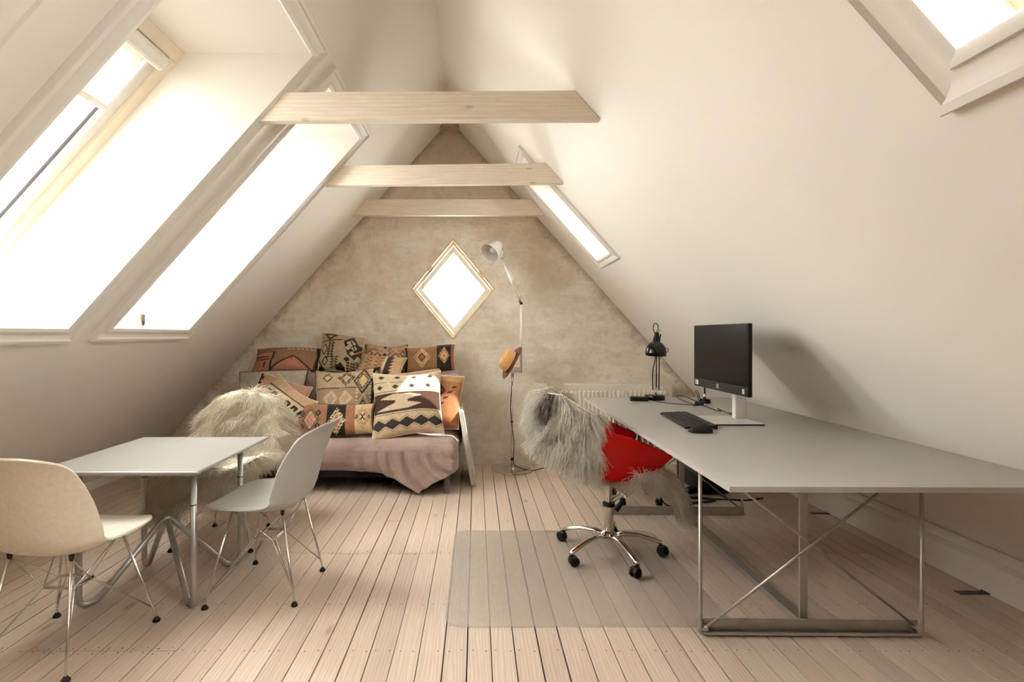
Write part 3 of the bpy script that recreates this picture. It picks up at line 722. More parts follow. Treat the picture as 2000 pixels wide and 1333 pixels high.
def p_beige(U, V):
    p = Pat(U, V, '#b2977b'); p.rect(-1, .98, .30, 1, '#bfa68a'); p.rect(-.9, .34, -1, .28, '#a68c70'); p.rect(.34, .8, -1, .12, '#93785f'); p.seg(-.9, .3, .4, .33, .02, '#574434')
    p.rect(.80, 1, -1, 1, '#17110e'); sc = np.abs(((V * 6) % 1) - .5) * .08; p.put((U > .77 + sc) & (U < .84), '#17110e')
    for y in (.75, .3, -.15, -.6): p.dia(.91, y, .06, .14, '#b5976f'); p.dia(.91, y, .03, .07, '#3b2a1f')
    p.rect(-1, -.93, -1, .2, '#17110e'); dots = (np.floor(V * 18) % 2 == 0); p.put((np.abs(U - .36) < .03) & dots & (V < .35), '#d9c28d'); p.put((np.abs(U - .77) < .022) & dots, '#d9c28d')
    p.line([(-.8, -1), (-.25, -.05), (-.38, .18), (-.6, -.05), (-.42, -.25)], .045, '#cdb79a'); p.line([(.25, -1), (-.1, -.1), (.02, .18), (.2, -.02), (.02, -.22), (-.1, -.05)], .045, '#cdb79a'); p.dia(.04, -.0, .11, .14, '#c69f80'); p.dia(-.42, -.02, .1, .13, '#c69f80')
    for k, wd in enumerate((.08, .15, .22, .15)): p.rect(-.25 - wd, -.25 + wd, -.75 - k * .08, -.68 - k * .08, '#1b1411')
    p.dia(-.25, -.98, .14, .14, '#d1ac84'); p.ring(-.55, .70, .14, .16, .16, '#1b1411'); p.dia(-.55, .70, .09, .1, '#d3b884')
    p.medal(.02, .68, .26, .3, 7, '#1b1411', '#c4b294'); p.medal(.53, .55, .27, .42, 6, '#1b1411', '#d5ba80'); p.ring(.53, .55, .28, .44, .05, '#1b1411')
    p.ring(.56, -.32, .13, .26, .14, '#1b1411'); p.dia(.56, -.32, .09, .19, '#bfa387'); p.ring(.56, -.32, .24, .44, .10, '#b3a98e'); p.zig(-.7, -.45, -.6, .1, 2, .04, '#d9c28d'); p.zig(.14, .3, -.45, .1, 2, .05, '#d9c28d'); return p.c
def p_lumbar(U, V):
    p = Pat(U, V, '#95694c'); p.put((np.floor(U * 36) % 3 == 0) & (U < -.1), '#8b5f42'); p.rect(-.18, .28, -1, 1, '#1b1310'); p.rect(.28, .50, -1, 1, '#98674a'); p.rect(.50, .92, -1, 1, '#cbb08a'); p.put(U > .92, '#7d5439'); p.put(U > .97, '#1b1310'); p.put(U < -.97, '#1b1310')
    p.medal(-.60, .05, .26, .80, 5, '#5c5138'); p.dia(-.60, .05, .15, .48, '#d6bb8d'); p.dia(-.60, .05, .125, .42, '#9a5e4c'); p.put((np.abs(U + .60) / .1 + np.abs(V - .05) / .32 < 1) & ((np.floor(U * 22) + np.floor(V * 7)) % 2 == 0), '#c08f78')
    for dx, dy in ((-.22, .35), (-.22, -.35), (.2, .35), (.2, -.35)): p.ring(-.60 + dx, .05 + dy, .05, .15, .4, '#1f1712')
    p.medal(.06, -.12, .22, .82, 7, '#d8bd92', '#a36d5c', '#2a1a16'); p.medal(.70, .02, .20, .78, 6, '#a8805f', '#cbb08a'); p.dia(.70, .02, .07, .3, '#dcc79b')
    p.line([(.66, -.15), (.74, .2)], .02, '#241a15'); p.line([(.74, -.15), (.66, .2)], .02, '#241a15'); p.ring(.54, .02, .03, .12, .4, '#241a15'); p.ring(.87, .02, .03, .12, .4, '#241a15'); return p.c
def p_cream(U, V):
    p = Pat(U, V, '#d6c3a4'); p.rect(-1, 1, -.32, .26, '#3f2618'); p.seg(-1, .31, 1, .31, .009, '#3a2a20'); p.seg(-1, -.37, 1, -.37, .009, '#4a382b'); p.seg(-1, .62, 1, .60, .008, '#4a382b'); p.rect(-1, 1, -1, -.38, '#d0b896')
    for y in (.80, .46):
        for k in range(5): p.dia(-.80 + k * .47 + (.06 if y > .6 else 0), y, .10, .075, '#33302d')
    p.poly([(-.80, .10), (-.40, .22), (.10, .20), (.42, .12), (.0, -.0), (.02, -.06), (.42, -.14), (.05, -.25), (-.90, -.25), (-.35, -.06), (-.32, .02)], '#d3bd9e')
    x = (U + 1.02) / .40; tri = np.abs((x % 1) - .5) * 2; hw = .035 + .125 * (1 - tri); p.put((np.abs(V + .66) < hw + .055) & (np.abs(V + .66) > hw + .04), '#6a5746'); p.put(np.abs(V + .66) < hw, '#2d2926'); return p.c
def p_rust(U, V):
    p = Pat(U, V, '#a46f47'); p.line([(-.5, -.5), (.35, .35), (-.1, .8)], .05, '#4a2415'); p.line([(-.75, -.3), (.05, .42)], .035, '#5e2f1c'); p.line([(-.6, .1), (-.2, .5)], .04, '#4a2415')
    for k in range(6): p.poly([(-.1 + k * .14, -.55 + k * .2), (.08 + k * .14, -.52 + k * .2), (.12 + k * .14, -.44 + k * .2), (-.06 + k * .14, -.47 + k * .2)], '#3c2013')
    p.rect(-1, 1, .72, 1, '#b58a5c'); p.rect(-1, 1, -1, -.62, '#9b5f3a'); return p.c
def p_pinkbrown(U, V):
    p = Pat(U, V, '#b38d6d'); p.put((U < -.75) & (((V * 2) % 1) < .5), '#4a2f22'); p.put((U > -.62) & (U < -.5), '#5b3a2a'); p.rect(-.5, 1, -1, 1, '#c2a07b'); return p.c

ZS = 0.41
cushion('long low brown and pink kilim cushion with a peak motif', .60, .27, .15, (-1.675, 4.55, 0.972), 38, 0, 0, p_pinkpeak, seed=1)
cushion('black and ivory patchwork kilim cushion, tallest of the back row', .40, .36, .14, (-1.205, 4.58, 1.032), 17, -4, 0, p_mono, seed=2)
cushion('pink speckled kilim cushion behind a lozenge patterned one', .39, .27, .13, (-0.815, 4.63, 0.985), 22, 2, 0, p_pinkspeck, seed=3)
cushion('pink lozenge cushion with brown sawtooth edge, at back ledge', .40, .25, .10, (-0.83, 4.48, 0.930), 48, -9, 0, p_lozenge, seed=4)
cushion('brown cushion with two hooked medallions under the diamond window', .46, .25, .14, (-0.415, 4.58, 0.985), 16, 2, 0, p_brownmedal, seed=5)
cushion('plain pale grey cushion without any pattern', .58, .50, .15, (-1.715, 4.28, 0.665), 20, 2, 0, p_plain, seed=6, back='#a9a395')
cushion('dusty pink cushion wedged behind the hook patterned cushion', .46, .44, .12, (-1.62, 4.16, 0.635), 24, -14, 0, p_pinkdiamond, seed=7)
cushion('beige cushion with black hook border, turned on its corner', .44, .44, .13, (-1.555, 4.02, 0.615), 30, -33, 0, p_hooks, seed=8)
cushion('square beige patchwork kilim cushion with a black side border', .55, .53, .15, (-1.075, 4.24, 0.665), 21, 2, 0, p_beige, seed=9)
cushion('tan striped cushion mostly hidden behind the large cream cushion', .52, .49, .10, (-0.56, 4.315, 0.650), 10, 3, 0, p_pinkbrown, seed=10)
cushion('rust brown cushion at the sofa end beside the cream cushion', .44, .46, .12, (-0.335, 4.22, 0.655), 22, -2, -10, p_rust, seed=11)
cushion('lumbar cushion striped brown, black and cream with three medallions', .63, .27, .14, (-1.09, 3.985, 0.535), 22, 3, 0, p_lumbar, seed=12)
cushion('large cream cushion with dark brown band and black diamonds', .555, .55, .16, (-0.545, 4.07, 0.655), 30, 3, 4, p_cream, seed=13, n=120)

# ------------------------------------------------------------------ shell chairs
def interp(xs, ys, t):  # smooth monotone-ish interpolation
    return np.interp(t, xs, ys)
def smooth_curve(pts, n):
    return np.array([tuple(p) for p in spline([(a, b, 0) for a, b in pts], n)])[:, :2]
PROFILE = [(0.246, 0.400), (0.222, 0.428), (0.15, 0.430), (0.06, 0.412), (-0.03, 0.402), (-0.11, 0.405), (-0.165, 0.435), (-0.195, 0.50), (-0.215, 0.58), (-0.242, 0.66), (-0.270, 0.735), (-0.303, 0.79), (-0.320, 0.803)]
HW = [0.215, 0.218, 0.222, 0.226, 0.228, 0.228, 0.226, 0.222, 0.217, 0.212, 0.207, 0.205, 0.205]
CURL = [0.000, 0.004, 0.016, 0.034, 0.048, 0.060, 0.075, 0.085, 0.080, 0.066, 0.046, 0.020, 0.008]
def shell_grid(nt=8, ns=37, off=0.0):
    cur = smooth_curve(PROFILE, nt); n = len(cur); tt = np.linspace(0, len(PROFILE) - 1, n); k = np.arange(len(PROFILE))
    hw = np.interp(tt, k, HW); cu = np.interp(tt, k, CURL)
    ker = np.array([1, 2, 3, 2, 1]) / 9.0
    hw2 = np.convolve(np.pad(hw, 2, 'edge'), ker, 'valid'); hw = hw2; cu = np.convolve(np.pad(cu, 2, 'edge'), ker, 'valid')
    # rounded ends
    qf = np.clip((cur[:, 0] - 0.085) / 0.161, 0, 0.992); qb = np.clip((cur[:, 1] - 0.69) / 0.1135, 0, 0.996)
    hw = hw * 1.06 * (1 - qf ** 2.6) ** (1 / 2.6) * (1 - qb ** 2.6) ** (1 / 3.2); cu = cu * (1 - qb ** 3)
    tan = np.gradient(cur, axis=0); tan /= np.linalg.norm(tan, axis=1)[:, None]; nor = np.stack([tan[:, 1], -tan[:, 0]], 1)  # points up for seat, forward for back
    s = np.linspace(-1, 1, ns); P = np.zeros((n, ns, 3))
    for i in range(n):
        c = cu[i] * np.abs(s) ** 2.6 + off
        P[i, :, 0] = hw[i] * np.sin(s * PI / 2 * 0.96) / math.sin(PI / 2 * 0.96) if False else hw[i] * s
        P[i, :, 1] = cur[i, 0] + nor[i, 0] * c; P[i, :, 2] = cur[i, 1] + nor[i, 1] * c
    return P
def shell_chair(name, loc, rotz, mat, label):
    t = thing(name, loc, rotz, label, 'chair', 'wire legged shell chairs around the small table')
    P = shell_grid(); n, ns = P.shape[:2]
    sh = np_mesh('seat_shell', P.reshape(-1, 3), grid_faces(n, ns), None, mat, t, True, world=False)
    so = sh.modifiers.new('solid', 'SOLIDIFY'); so.thickness = 0.008; so.offset = 1; so.use_rim = True
    b = sh.modifiers.new('bev', 'BEVEL'); b.width = 0.003; b.segments = 2; b.limit_method = 'ANGLE'; b.angle_limit = 1.0
    mounts = {(1, 1): (0.125, 0.115, 0.405), (-1, 1): (-0.125, 0.115, 0.405), (1, -1): (0.12, -0.115, 0.390), (-1, -1): (-0.12, -0.115, 0.390)}
    feet = {(1, 1): (0.222, 0.188, 0.022), (-1, 1): (-0.222, 0.188, 0.022), (1, -1): (0.168, -0.192, 0.022), (-1, -1): (-0.168, -0.192, 0.022)}
    hub = {(a, b): (0.062 * a, 0.05 * b, 0.245) for a in (1, -1) for b in (1, -1)}
    for k in mounts:
        lg = MB().tube([mounts[k], feet[k], (feet[k][0], feet[k][1], 0.010)], 0.0052, 10).build('leg', 'chrome_soft', t, smooth=True, world=False)
        f = feet[k]; MB().lathe([(0.014, 0.0), (0.015, 0.006), (0.009, 0.014), (0.006, 0.02)], 16, Matrix.Translation((f[0], f[1], 0))).build('foot_glide', 'black_rubber', lg, smooth=True, world=False)
        MB().lathe([(0.006, -0.006), (0.008, 0.0), (0.009, 0.014)], 12, Matrix.Translation(mounts[k])).build('shock_mount', 'black_rubber', lg, world=False)
    m = MB()
    for z in (0.245, 0.252):
        q = [(0.062, 0.05, z), (-0.062, 0.05, z), (-0.062, -0.05, z), (0.062, -0.05, z)]
        m.tube(fillet(q + [q[0]], 0.01, 3), 0.003, 6)
    for (a, b), f in feet.items():
        f2 = Vector(f); mt = Vector(mounts[(a, b)])
        low = f2.lerp(mt, 0.10)
        for tgt in ((a, -b), (-a, b)):
            h = Vector(hub[(a, b)]) + Vector((0.0, -0.012 * b, 0)) if tgt == (a, -b) else Vector(hub[(a, b)]) + Vector((-0.012 * a, 0, 0.004))
            m.tube(fillet([tuple(low), tuple(h), tuple(h.lerp(Vector(mounts[(a, b)] if tgt == (-a, b) else mounts[(a, -b)]), 0.98))], 0.012, 4), 0.0027, 6)
    m.build('wire_brace', 'chrome_soft', t, smooth=True, world=False)
    return t
chair_grey = shell_chair('shell_chair', (-0.985, 2.45, 0), PI / 2 - 0.07, 'grey_shell', 'light grey plastic shell chair with chrome wire legs beside the sofa')
chair_cream = shell_chair('shell_chair', (-1.575, 1.975, 0), -0.07, 'cream_shell', 'cream plastic shell chair cut by the photo edge, nearest the camera')
chair_skin = shell_chair('shell_chair', (-1.47, 3.02, 0), PI, 'grey_shell', 'wire legged shell chair almost hidden under a curly sheepskin')

# ------------------------------------------------------------------ small table
TX, TY = -1.49, 2.465
tb = thing('table', (TX, TY, 0), 0, 'small square pale table with bent steel tube legs', 'table')
m = MB(); a, b = 0.343, 0.36; top, mid, bot = 0.638, 0.632, 0.612
vs = []
for (w_, d_, z) in ((a - .004, b - .004, top), (a, b, mid + .003), (a, b, mid - .004), (a - .03, b - .03, bot)):
    vs += [(-w_, -d_, z), (w_, -d_, z), (w_, d_, z), (-w_, d_, z)]
fs = [(0, 1, 2, 3), (15, 14, 13, 12)]
for k in range(3):
    for j in range(4): fs.append((4 * k + j, 4 * k + 4 + j, 4 * k + 4 + (j + 1) % 4, 4 * k + (j + 1) % 4))
m.add(vs, fs).build('table_top', 'table_white', tb, world=False)
MB().box(-0.27, 0.27, -0.24, 0.24, 0.600, 0.612).build('underframe', 'tube_grey', tb, world=False, bevel=0.003)
for sx in (-1, 1):
    for sy in (-1, 1):
        cx, cy = sx * 0.252, sy * 0.222; r = 0.0135
        dirx, diry = -sx * 0.75, -sy * 0.66
        path = [(cx, cy, 0.60), (cx, cy, r), (cx + dirx * 0.065, cy + diry * 0.065, r), (sx * 0.012, sy * 0.012, 0.315)]
        lg = MB().tube(fillet(path, 0.06, 8), r, 14).build('leg', 'tube_grey', tb, smooth=True, world=False)
        MB().lathe([(0.0141, 0), (0.0141, 0.004)], 14, Matrix.Translation((cx, cy, 0.455))).build('joint_ring', 'black_rubber', lg, world=False)
MB().lathe([(0.0, 0.30), (0.018, 0.30), (0.02, 0.318), (0.012, 0.33), (0.0, 0.332)], 14).build('leg_joint', 'tube_grey', tb, smooth=True, world=False)

# ------------------------------------------------------------------ sheepskins
def strands(patches, colf, seed, curl, name, parent):
    """patches: list of (func(u,v)->pos array, n, length, (a_n, a_g, a_flow), flow vector fn)"""
    r = np.random.default_rng(seed); VV = []; FF = []; CC = []; off = 0; K = 7
    for (fn, n_, L, wts, flow) in patches:
        u = r.random(n_); v = r.random(n_); e = 1e-3
        p = fn(u, v); du = fn(np.clip(u + e, 0, 1), v) - fn(np.clip(u - e, 0, 1), v); dv = fn(u, np.clip(v + e, 0, 1)) - fn(u, np.clip(v - e, 0, 1))
        nrm = np.cross(du, dv); nrm /= np.linalg.norm(nrm, axis=1)[:, None] + 1e-12
        fl = flow(u, v, p)
        # clumped directional noise
        q = p * 28; cl = np.stack([np.sin(q[:, 0] * 1.7 + q[:, 2] * 2.3 + 3 * np.sin(q[:, 1])), np.sin(q[:, 1] * 2.1 - q[:, 2] * 1.3 + 1), np.sin(q[:, 2] * 1.9 + q[:, 0] * 1.1 + 2)], 1)
        rnd = r.normal(0, 1, (n_, 3))
        D = nrm * wts[0] + np.array([0, 0, -1.0]) * wts[1] + fl * wts[2] + cl * 0.24 + rnd * 0.17
        D /= np.linalg.norm(D, axis=1)[:, None]
        ln = L * r.uniform(0.65, 1.15, n_); ph = r.uniform(0, 6.28, n_)
        side = np.cross(D, rnd); side /= np.linalg.norm(side, axis=1)[:, None] + 1e-9; side2 = np.cross(D, side)
        rad0 = r.uniform(0.0014, 0.0026, n_)
        pts = np.zeros((n_, K, 3)); t = np.linspace(0, 1, K)
        for k in range(K):
            tk = t[k]; cw = curl * tk
            pts[:, k] = p + (D * tk + np.array([0, 0, -1.0]) * 0.42 * tk * tk) * ln[:, None] + side * (cw * np.sin(tk * 9 + ph))[:, None] + side2 * (cw * np.cos(tk * 8 + ph * 1.7))[:, None] + cl * (0.010 * tk)
        col = colf(p, u, v, r)                      # (n,3)
        tri = np.zeros((n_, K, 3, 3))
        for k in range(K):
            rr = rad0 * (1.15 - 0.95 * t[k] ** 1.5)
            for s in range(3):
                a = 2 * PI * s / 3; tri[:, k, s] = pts[:, k] + (side * math.cos(a) + side2 * math.sin(a)) * rr[:, None]
        VV.append(tri.reshape(-1, 3)); CC.append(np.repeat(col, K * 3, axis=0))
        base = off + np.arange(n_)[:, None] * (K * 3); f = []
        for k in range(K - 1):
            for s in range(3):
                s2 = (s + 1) % 3; f.append(np.stack([base[:, 0] + k * 3 + s, base[:, 0] + k * 3 + s2, base[:, 0] + (k + 1) * 3 + s2, base[:, 0] + (k + 1) * 3 + s], 1))
        FF.append(np.concatenate(f)); off += n_ * K * 3
    o = np_mesh(name, np.concatenate(VV), np.concatenate(FF), np.concatenate(CC), 'wool', parent, True, world=False)
    return tag(o, kind='stuff')
def hide(patches, parent, nu=26, nv=18):
    m = MB()
    for (fn, *_r) in patches:
        u, v = np.meshgrid(np.linspace(0, 1, nu), np.linspace(0, 1, nv), indexing='ij'); P = fn(u.ravel(), v.ravel()).reshape(nu, nv, 3)
        m.grid([[tuple(P[i, j]) for j in range(nv)] for i in range(nu)])
    return m.build('hide', 'hide_white', parent, smooth=True, world=False, solid=0.004)
def curve_lookup(pts):
    P = np.array([tuple(p) for p in spline([(a, b, 0) for a, b in pts], 10)])[:, :2]
    d = np.concatenate([[0], np.cumsum(np.linalg.norm(np.diff(P, axis=0), axis=1))]); d /= d[-1]
    return lambda t: (np.interp(t, d, P[:, 0]), np.interp(t, d, P[:, 1]))

# sheepskin on the far chair (chair local frame: front +Y, rot 180)
sk1 = thing('sheepskin', (-1.47, 3.02, 0), PI, 'curly cream sheepskin thrown over the chair behind the small table', 'sheepskin')
cb = curve_lookup([(-0.355, 0.46), (-0.345, 0.62), (-0.325, 0.76), (-0.295, 0.825), (-0.24, 0.80), (-0.205, 0.68), (-0.175, 0.55), (-0.13, 0.455), (0.0, 0.435), (0.14, 0.45), (0.25, 0.45), (0.29, 0.41), (0.30, 0.33)])
def skA(u, v):
    y, z = cb(u); s = (v - 0.5) * 2; k = np.interp(u, [0, .25, .38, .5, .62, .8, 1], [0, 0, 0.4, 1, 1, .55, .3])   # 1 on the front of the backrest
    w = np.abs(s) * np.interp(u, [0, .25, .45, .6, .8, 1], [.21, .25, .275, .275, .23, .16])
    x = np.where(w < .235, w, .235 + (w - .235) * 0.45); fwd = np.where(w < .235, 0.085 * (w / .235) ** 2.6, 0.085 - (w - .235) * 0.9)
    topf = np.exp(-((u - 0.31) / 0.13) ** 2)
    return np.stack([-np.sign(s) * x, y + 0.012 * k + fwd * k, z - 0.13 * np.abs(s) ** 3.0 * topf - 0.04 * s ** 4 * (u < 0.6) + 0.02 * topf + fwd * np.interp(u, [.58, .68, .85, 1], [0, .85, .5, 0]) + 0.012 * (u > .6)], -1)
def skA2(u, v):   # side flaps hanging from the backrest edge towards the seat
    y = -0.30 + 0.20 * u; z0 = 0.70 - 0.20 * u
    return np.stack([-(0.250 + 0.04 * v) * np.ones_like(u), y + 0.03, z0 - 0.26 * v], -1)
def skA3(u, v):
    p = skA2(u, 1 - v); p[:, 0] *= -1; return p
def skA4(u, v):   # long front corner hanging below the table
    return np.stack([0.27 - 0.17 * u, 0.26 + 0.05 * np.sin(v * 1.5), 0.45 - 0.19 * v], -1)
def flow1(u, v, p): return np.stack([np.sign(p[:, 0]) * np.clip(np.abs(p[:, 0]) * 3.5, 0, 1), 0 * u, -0.3 * np.ones_like(u)], 1)
PA = [(skA, 13500, 0.095, (0.45, 0.40, 0.55), flow1), (skA2, 1600, 0.095, (0.5, 0.5, 0.4), flow1), (skA3, 1600, 0.095, (0.5, 0.5, 0.4), flow1), (skA4, 1500, 0.08, (-0.45, 0.7, 0.1), flow1)]
def col1(p, u, v, r):
    base = np.array([0.99, 0.955, 0.865]); k = r.uniform(0.88, 1.03, len(u))[:, None]
    warm = r.random(len(u))[:, None]; c = base * k * (1 - 0.10 * warm * np.array([0.2, 0.7, 1.6])); return np.clip(c, 0, 0.98)
hide(PA, sk1); strands(PA, col1, 3, 0.0075, 'wool', sk1)

# ------------------------------------------------------------------ desk
dk_c = (1.355, 2.735)
dk = thing('desk', (dk_c[0], dk_c[1], 0), -0.010, 'long pale grey desk on a thin steel trestle frame', 'desk')
MB().box(-0.555, 0.555, -1.149, 1.149, 0.712, 0.729).build('desk_top', 'desk_grey', dk, world=False, bevel=0.0015)
m = MB()
m.box(-0.5565, -0.555, -1.1505, 1.1505, 0.7115, 0.7285); m.box(0.555, 0.5565, -1.1505, 1.1505, 0.7115, 0.7285)
m.box(-0.555, 0.555, -1.1505, -1.149, 0.7115, 0.7285); m.box(-0.555, 0.555, 1.149, 1.1505, 0.7115, 0.7285)
m.build('edge_band', 'desk_edge', dk, world=False)
for sy, fy in ((-1, -0.70), (1, 0.70)):
    x0, x1 = -0.455, 0.420
    def cyl(path, r, name, par=dk, rad=0.02): return MB().tube(fillet(path, rad, 5), r, 10).build(name, 'steel_frame', par, smooth=True, world=False)
    fr = cyl([(x0, fy, 0.705), (x0, fy, 0.010), (x1, fy, 0.010), (x1, fy, 0.705), ], 0.0075, 'end_frame')
    cyl([(x0 + 0.005, fy + 0.010 * sy, 0.03), (x1 - 0.02, fy + 0.010 * sy, 0.70)], 0.0055, 'diagonal_rod', fr)
    cyl([(x1 - 0.005, fy - 0.010 * sy, 0.03), (x0 + 0.02, fy - 0.010 * sy, 0.70)], 0.0055, 'diagonal_rod', fr)
    MB().box(x0, x1, fy - 0.022 * sy - 0.004, fy - 0.022 * sy + 0.004, 0.006, 0.058).build('bottom_rail', 'steel_frame', fr, world=False, bevel=0.001)
    MB().box(x0, x1, fy - 0.022 * sy - 0.004, fy - 0.022 * sy + 0.004, 0.66, 0.705).build('top_rail', 'steel_frame', fr, world=False, bevel=0.001)
    MB().lathe([(0.0, -0.012), (0.008, -0.012), (0.008, 0.012), (0, 0.012)], 10, Matrix.Translation(((x0 + x1) / 2, fy, 0.366)) @ Matrix.Rotation(PI / 2, 4, 'X')).build('clamp', 'chrome', fr, world=False)
    for xx in (x0 + 0.02, x1 - 0.02):
        MB().lathe([(0.0, -0.012), (0.013, -0.012), (0.013, 0.01), (0.007, 0.016), (0, 0.016)], 8, Matrix.Translation((xx, fy, 0.036)) @ Matrix.Rotation(PI / 2, 4, 'X')).build('bolt', 'chrome_soft', fr, world=False)
    MB().box(-0.024, 0.008, fy - 0.065 * sy - 0.005, fy - 0.065 * sy + 0.005, 0.03, 0.70).build('centre_post', 'steel_frame', dk, world=False, bevel=0.001)
MB().box(-0.022, 0.022, -0.68, 0.68, 0.005, 0.030).build('long_rail', 'steel_frame', dk, world=False, bevel=0.002)
MB().box(-0.02, 0.02, -0.68, 0.68, 0.685, 0.71).build('top_beam', 'steel_frame', dk, world=False, bevel=0.002)
DT = 0.7295

# ------------------------------------------------------------------ floor mat
m = MB(); m.prism_z(rrect(-0.13, 1.07, 2.10, 3.14, 0.075, 8), 0.0008, 0.0032)
tag(m.build('chair_mat', 'mat_plastic', bevel=0.0008), 'clear plastic floor mat under the office chair', 'floor mat')

# ------------------------------------------------------------------ office chair (local: front +Y, placed facing +X)
OC = (0.725, 2.80, 0)
oc = thing('office_chair', OC, -PI / 2, 'translucent red plastic swivel chair with polished five star base', 'chair')
for k in range(5):
    a = math.radians(141 + 72 * k) + PI / 2       # world angle -> local
    dx, dy = math.cos(a), math.sin(a)
    def at(r, z): return (dx * r, dy * r, z)
    prof = [(0.03, 0.105, 0.022), (0.08, 0.118, 0.021), (0.16, 0.110, 0.018), (0.23, 0.090, 0.016), (0.275, 0.074, 0.015), (0.285, 0.070, 0.010)]
    mb = MB(); rows = []
    M = Matrix.Rotation(a, 4, 'Z')
    for (r, z, w) in prof:
        rows.append([tuple(M @ Vector((r, w * math.cos(q) , z + 0.011 * math.sin(q)))) for q in [2 * PI * i / 12 for i in range(12)]])
    vs = [p for r_ in rows for p in r_]; fs = [(i * 12 + j, i * 12 + (j + 1) % 12, (i + 1) * 12 + (j + 1) % 12, (i + 1) * 12 + j) for i in range(len(rows) - 1) for j in range(12)]
    fs += [tuple(range(11, -1, -1)), tuple((len(rows) - 1) * 12 + j for j in range(12))]
    arm = mb.add(vs, fs).build('base_arm', 'chrome', oc, smooth=True, world=False)
    sw = random.uniform(0, 6.28); cx, cy = dx * 0.278, dy * 0.278
    Mc = Matrix.Translation((cx, cy, 0)) @ Matrix.Rotation(sw, 4, 'Z')
    cs = MB(); zb = 0.0042
    cs.lathe([(0.006, 0.04), (0.006, 0.072)], 10, Mc)
    cs.lathe([(0.0, 0.052), (0.018, 0.055), (0.024, 0.045), (0.024, 0.030)], 14, Mc @ Matrix.Translation((0.008, 0, 0)))
    for sx in (-1, 1):
        cs.lathe([(0.0, -0.008), (0.022, -0.008), (0.026, -0.005), (0.026, 0.005), (0.022, 0.008), (0.0, 0.008)], 18, Mc @ Matrix.Translation((0.014, sx * 0.0135, 0.026 + zb)) @ Matrix.Rotation(PI / 2, 4, 'X'))
    cs.build('caster', 'black_plastic', arm, auto=True, world=False)
MB().lathe([(0.0, 0.085), (0.036, 0.085), (0.036, 0.125), (0.026, 0.132), (0.026, 0.27), (0.030, 0.272), (0.030, 0.282), (0.017, 0.284), (0.017, 0.415), (0, 0.415)], 20).build('gas_column', 'chrome', oc, auto=True, world=False)
MB().lathe([(0.0305, 0.266), (0.033, 0.268), (0.033, 0.284), (0.0305, 0.286)], 20).build('column_collar', 'black_rubber', oc, auto=True, world=False)
MB().box(-0.10, 0.10, -0.09, 0.09, 0.405, 0.425).build('seat_plate', 'steel_frame', oc, bevel=0.006, world=False)
lv = MB().tube([(0.06, 0.02, 0.405), (0.075, 0.075, 0.335), (0.075, 0.06, 0.325)], 0.004, 8).build('lever', 'chrome', oc, smooth=True, world=False)
MB().tube([(0.075, 0.062, 0.33), (0.078, 0.02, 0.265)], 0.011, 10).build('lever_grip', 'black_rubber', lv, smooth=True, world=False)
for sx in (-1, 1): MB().tube([(0.05 * sx, 0.20, 0.43), (0.02 * sx, 0.015, 0.29)], 0.005, 8).build('brace_rod', 'chrome', oc, smooth=True, world=False)
# tub shell: u runs round the U from near arm front over the back to far arm front, v from seat centre to rim
NU, NV = 72, 22; rows = []
for i in range(NU + 1):
    th = -PI * 0.5 + (i / NU) * PI            # -90..90 deg ; 0 = back
    arc = i / NU * 2 - 1                       # -1..1
    k = abs(arc)
    # plan outline point
    if k > 0.46:
        f = (k - 0.46) / 0.54; px = 0.285 * math.copysign(1, -arc); py = -0.06 + f * 0.30
        px *= (1 - 0.04 * f)
    else:
        ang = arc / 0.46 * PI / 2; px = -0.285 * math.sin(ang); py = -0.06 - 0.235 * math.cos(ang)
    rim = 0.86 - 0.0 * k if k < 0.22 else (0.86 - (0.86 - 0.715) * ((k - 0.22) / 0.28) ** 0.9 if k < 0.50 else 0.715 - 0.11 * ((k - 0.5) / 0.5) ** 1.3)
    lean = 0.075 * max(0, 1 - k / 0.5)
    cutb = 0.0 if k < 0.80 else ((k - 0.80) / 0.20) ** 2 * 0.13   # arm front sweeps up
    row = []
    for j in range(NV + 1):
        v_ = j / NV
        if v_ < 0.45:
            g = v_ / 0.45; row.append((px * 0.80 * g, (0.04 + (py - 0.04) * 0.86 * g) if k < 0.8 else 0.04 + (py - 0.04) * 0.86 * g * (1 - 0.0), 0.435 + 0.012 * g * g + (0.020 * max(0, g - 0.7) / 0.3)))
        else:
            g = (v_ - 0.45) / 0.55; z = 0.467 + (rim - 0.467) * g ** 1.15 ; s = 0.80 + 0.20 * math.sin(min(1, g * 1.6) * PI / 2)
            z = z + cutb * (1 - g)
            row.append((px * s * (1 + 0.04 * g), (0.04 + (py - 0.04) * (0.86 + 0.14 * math.sin(min(1, g * 1.6) * PI / 2))) - lean * g * g, z))
    rows.append(row)
MB().grid(rows).build('seat_shell', 'red_plastic', oc, smooth=True, world=False, solid=0.005)

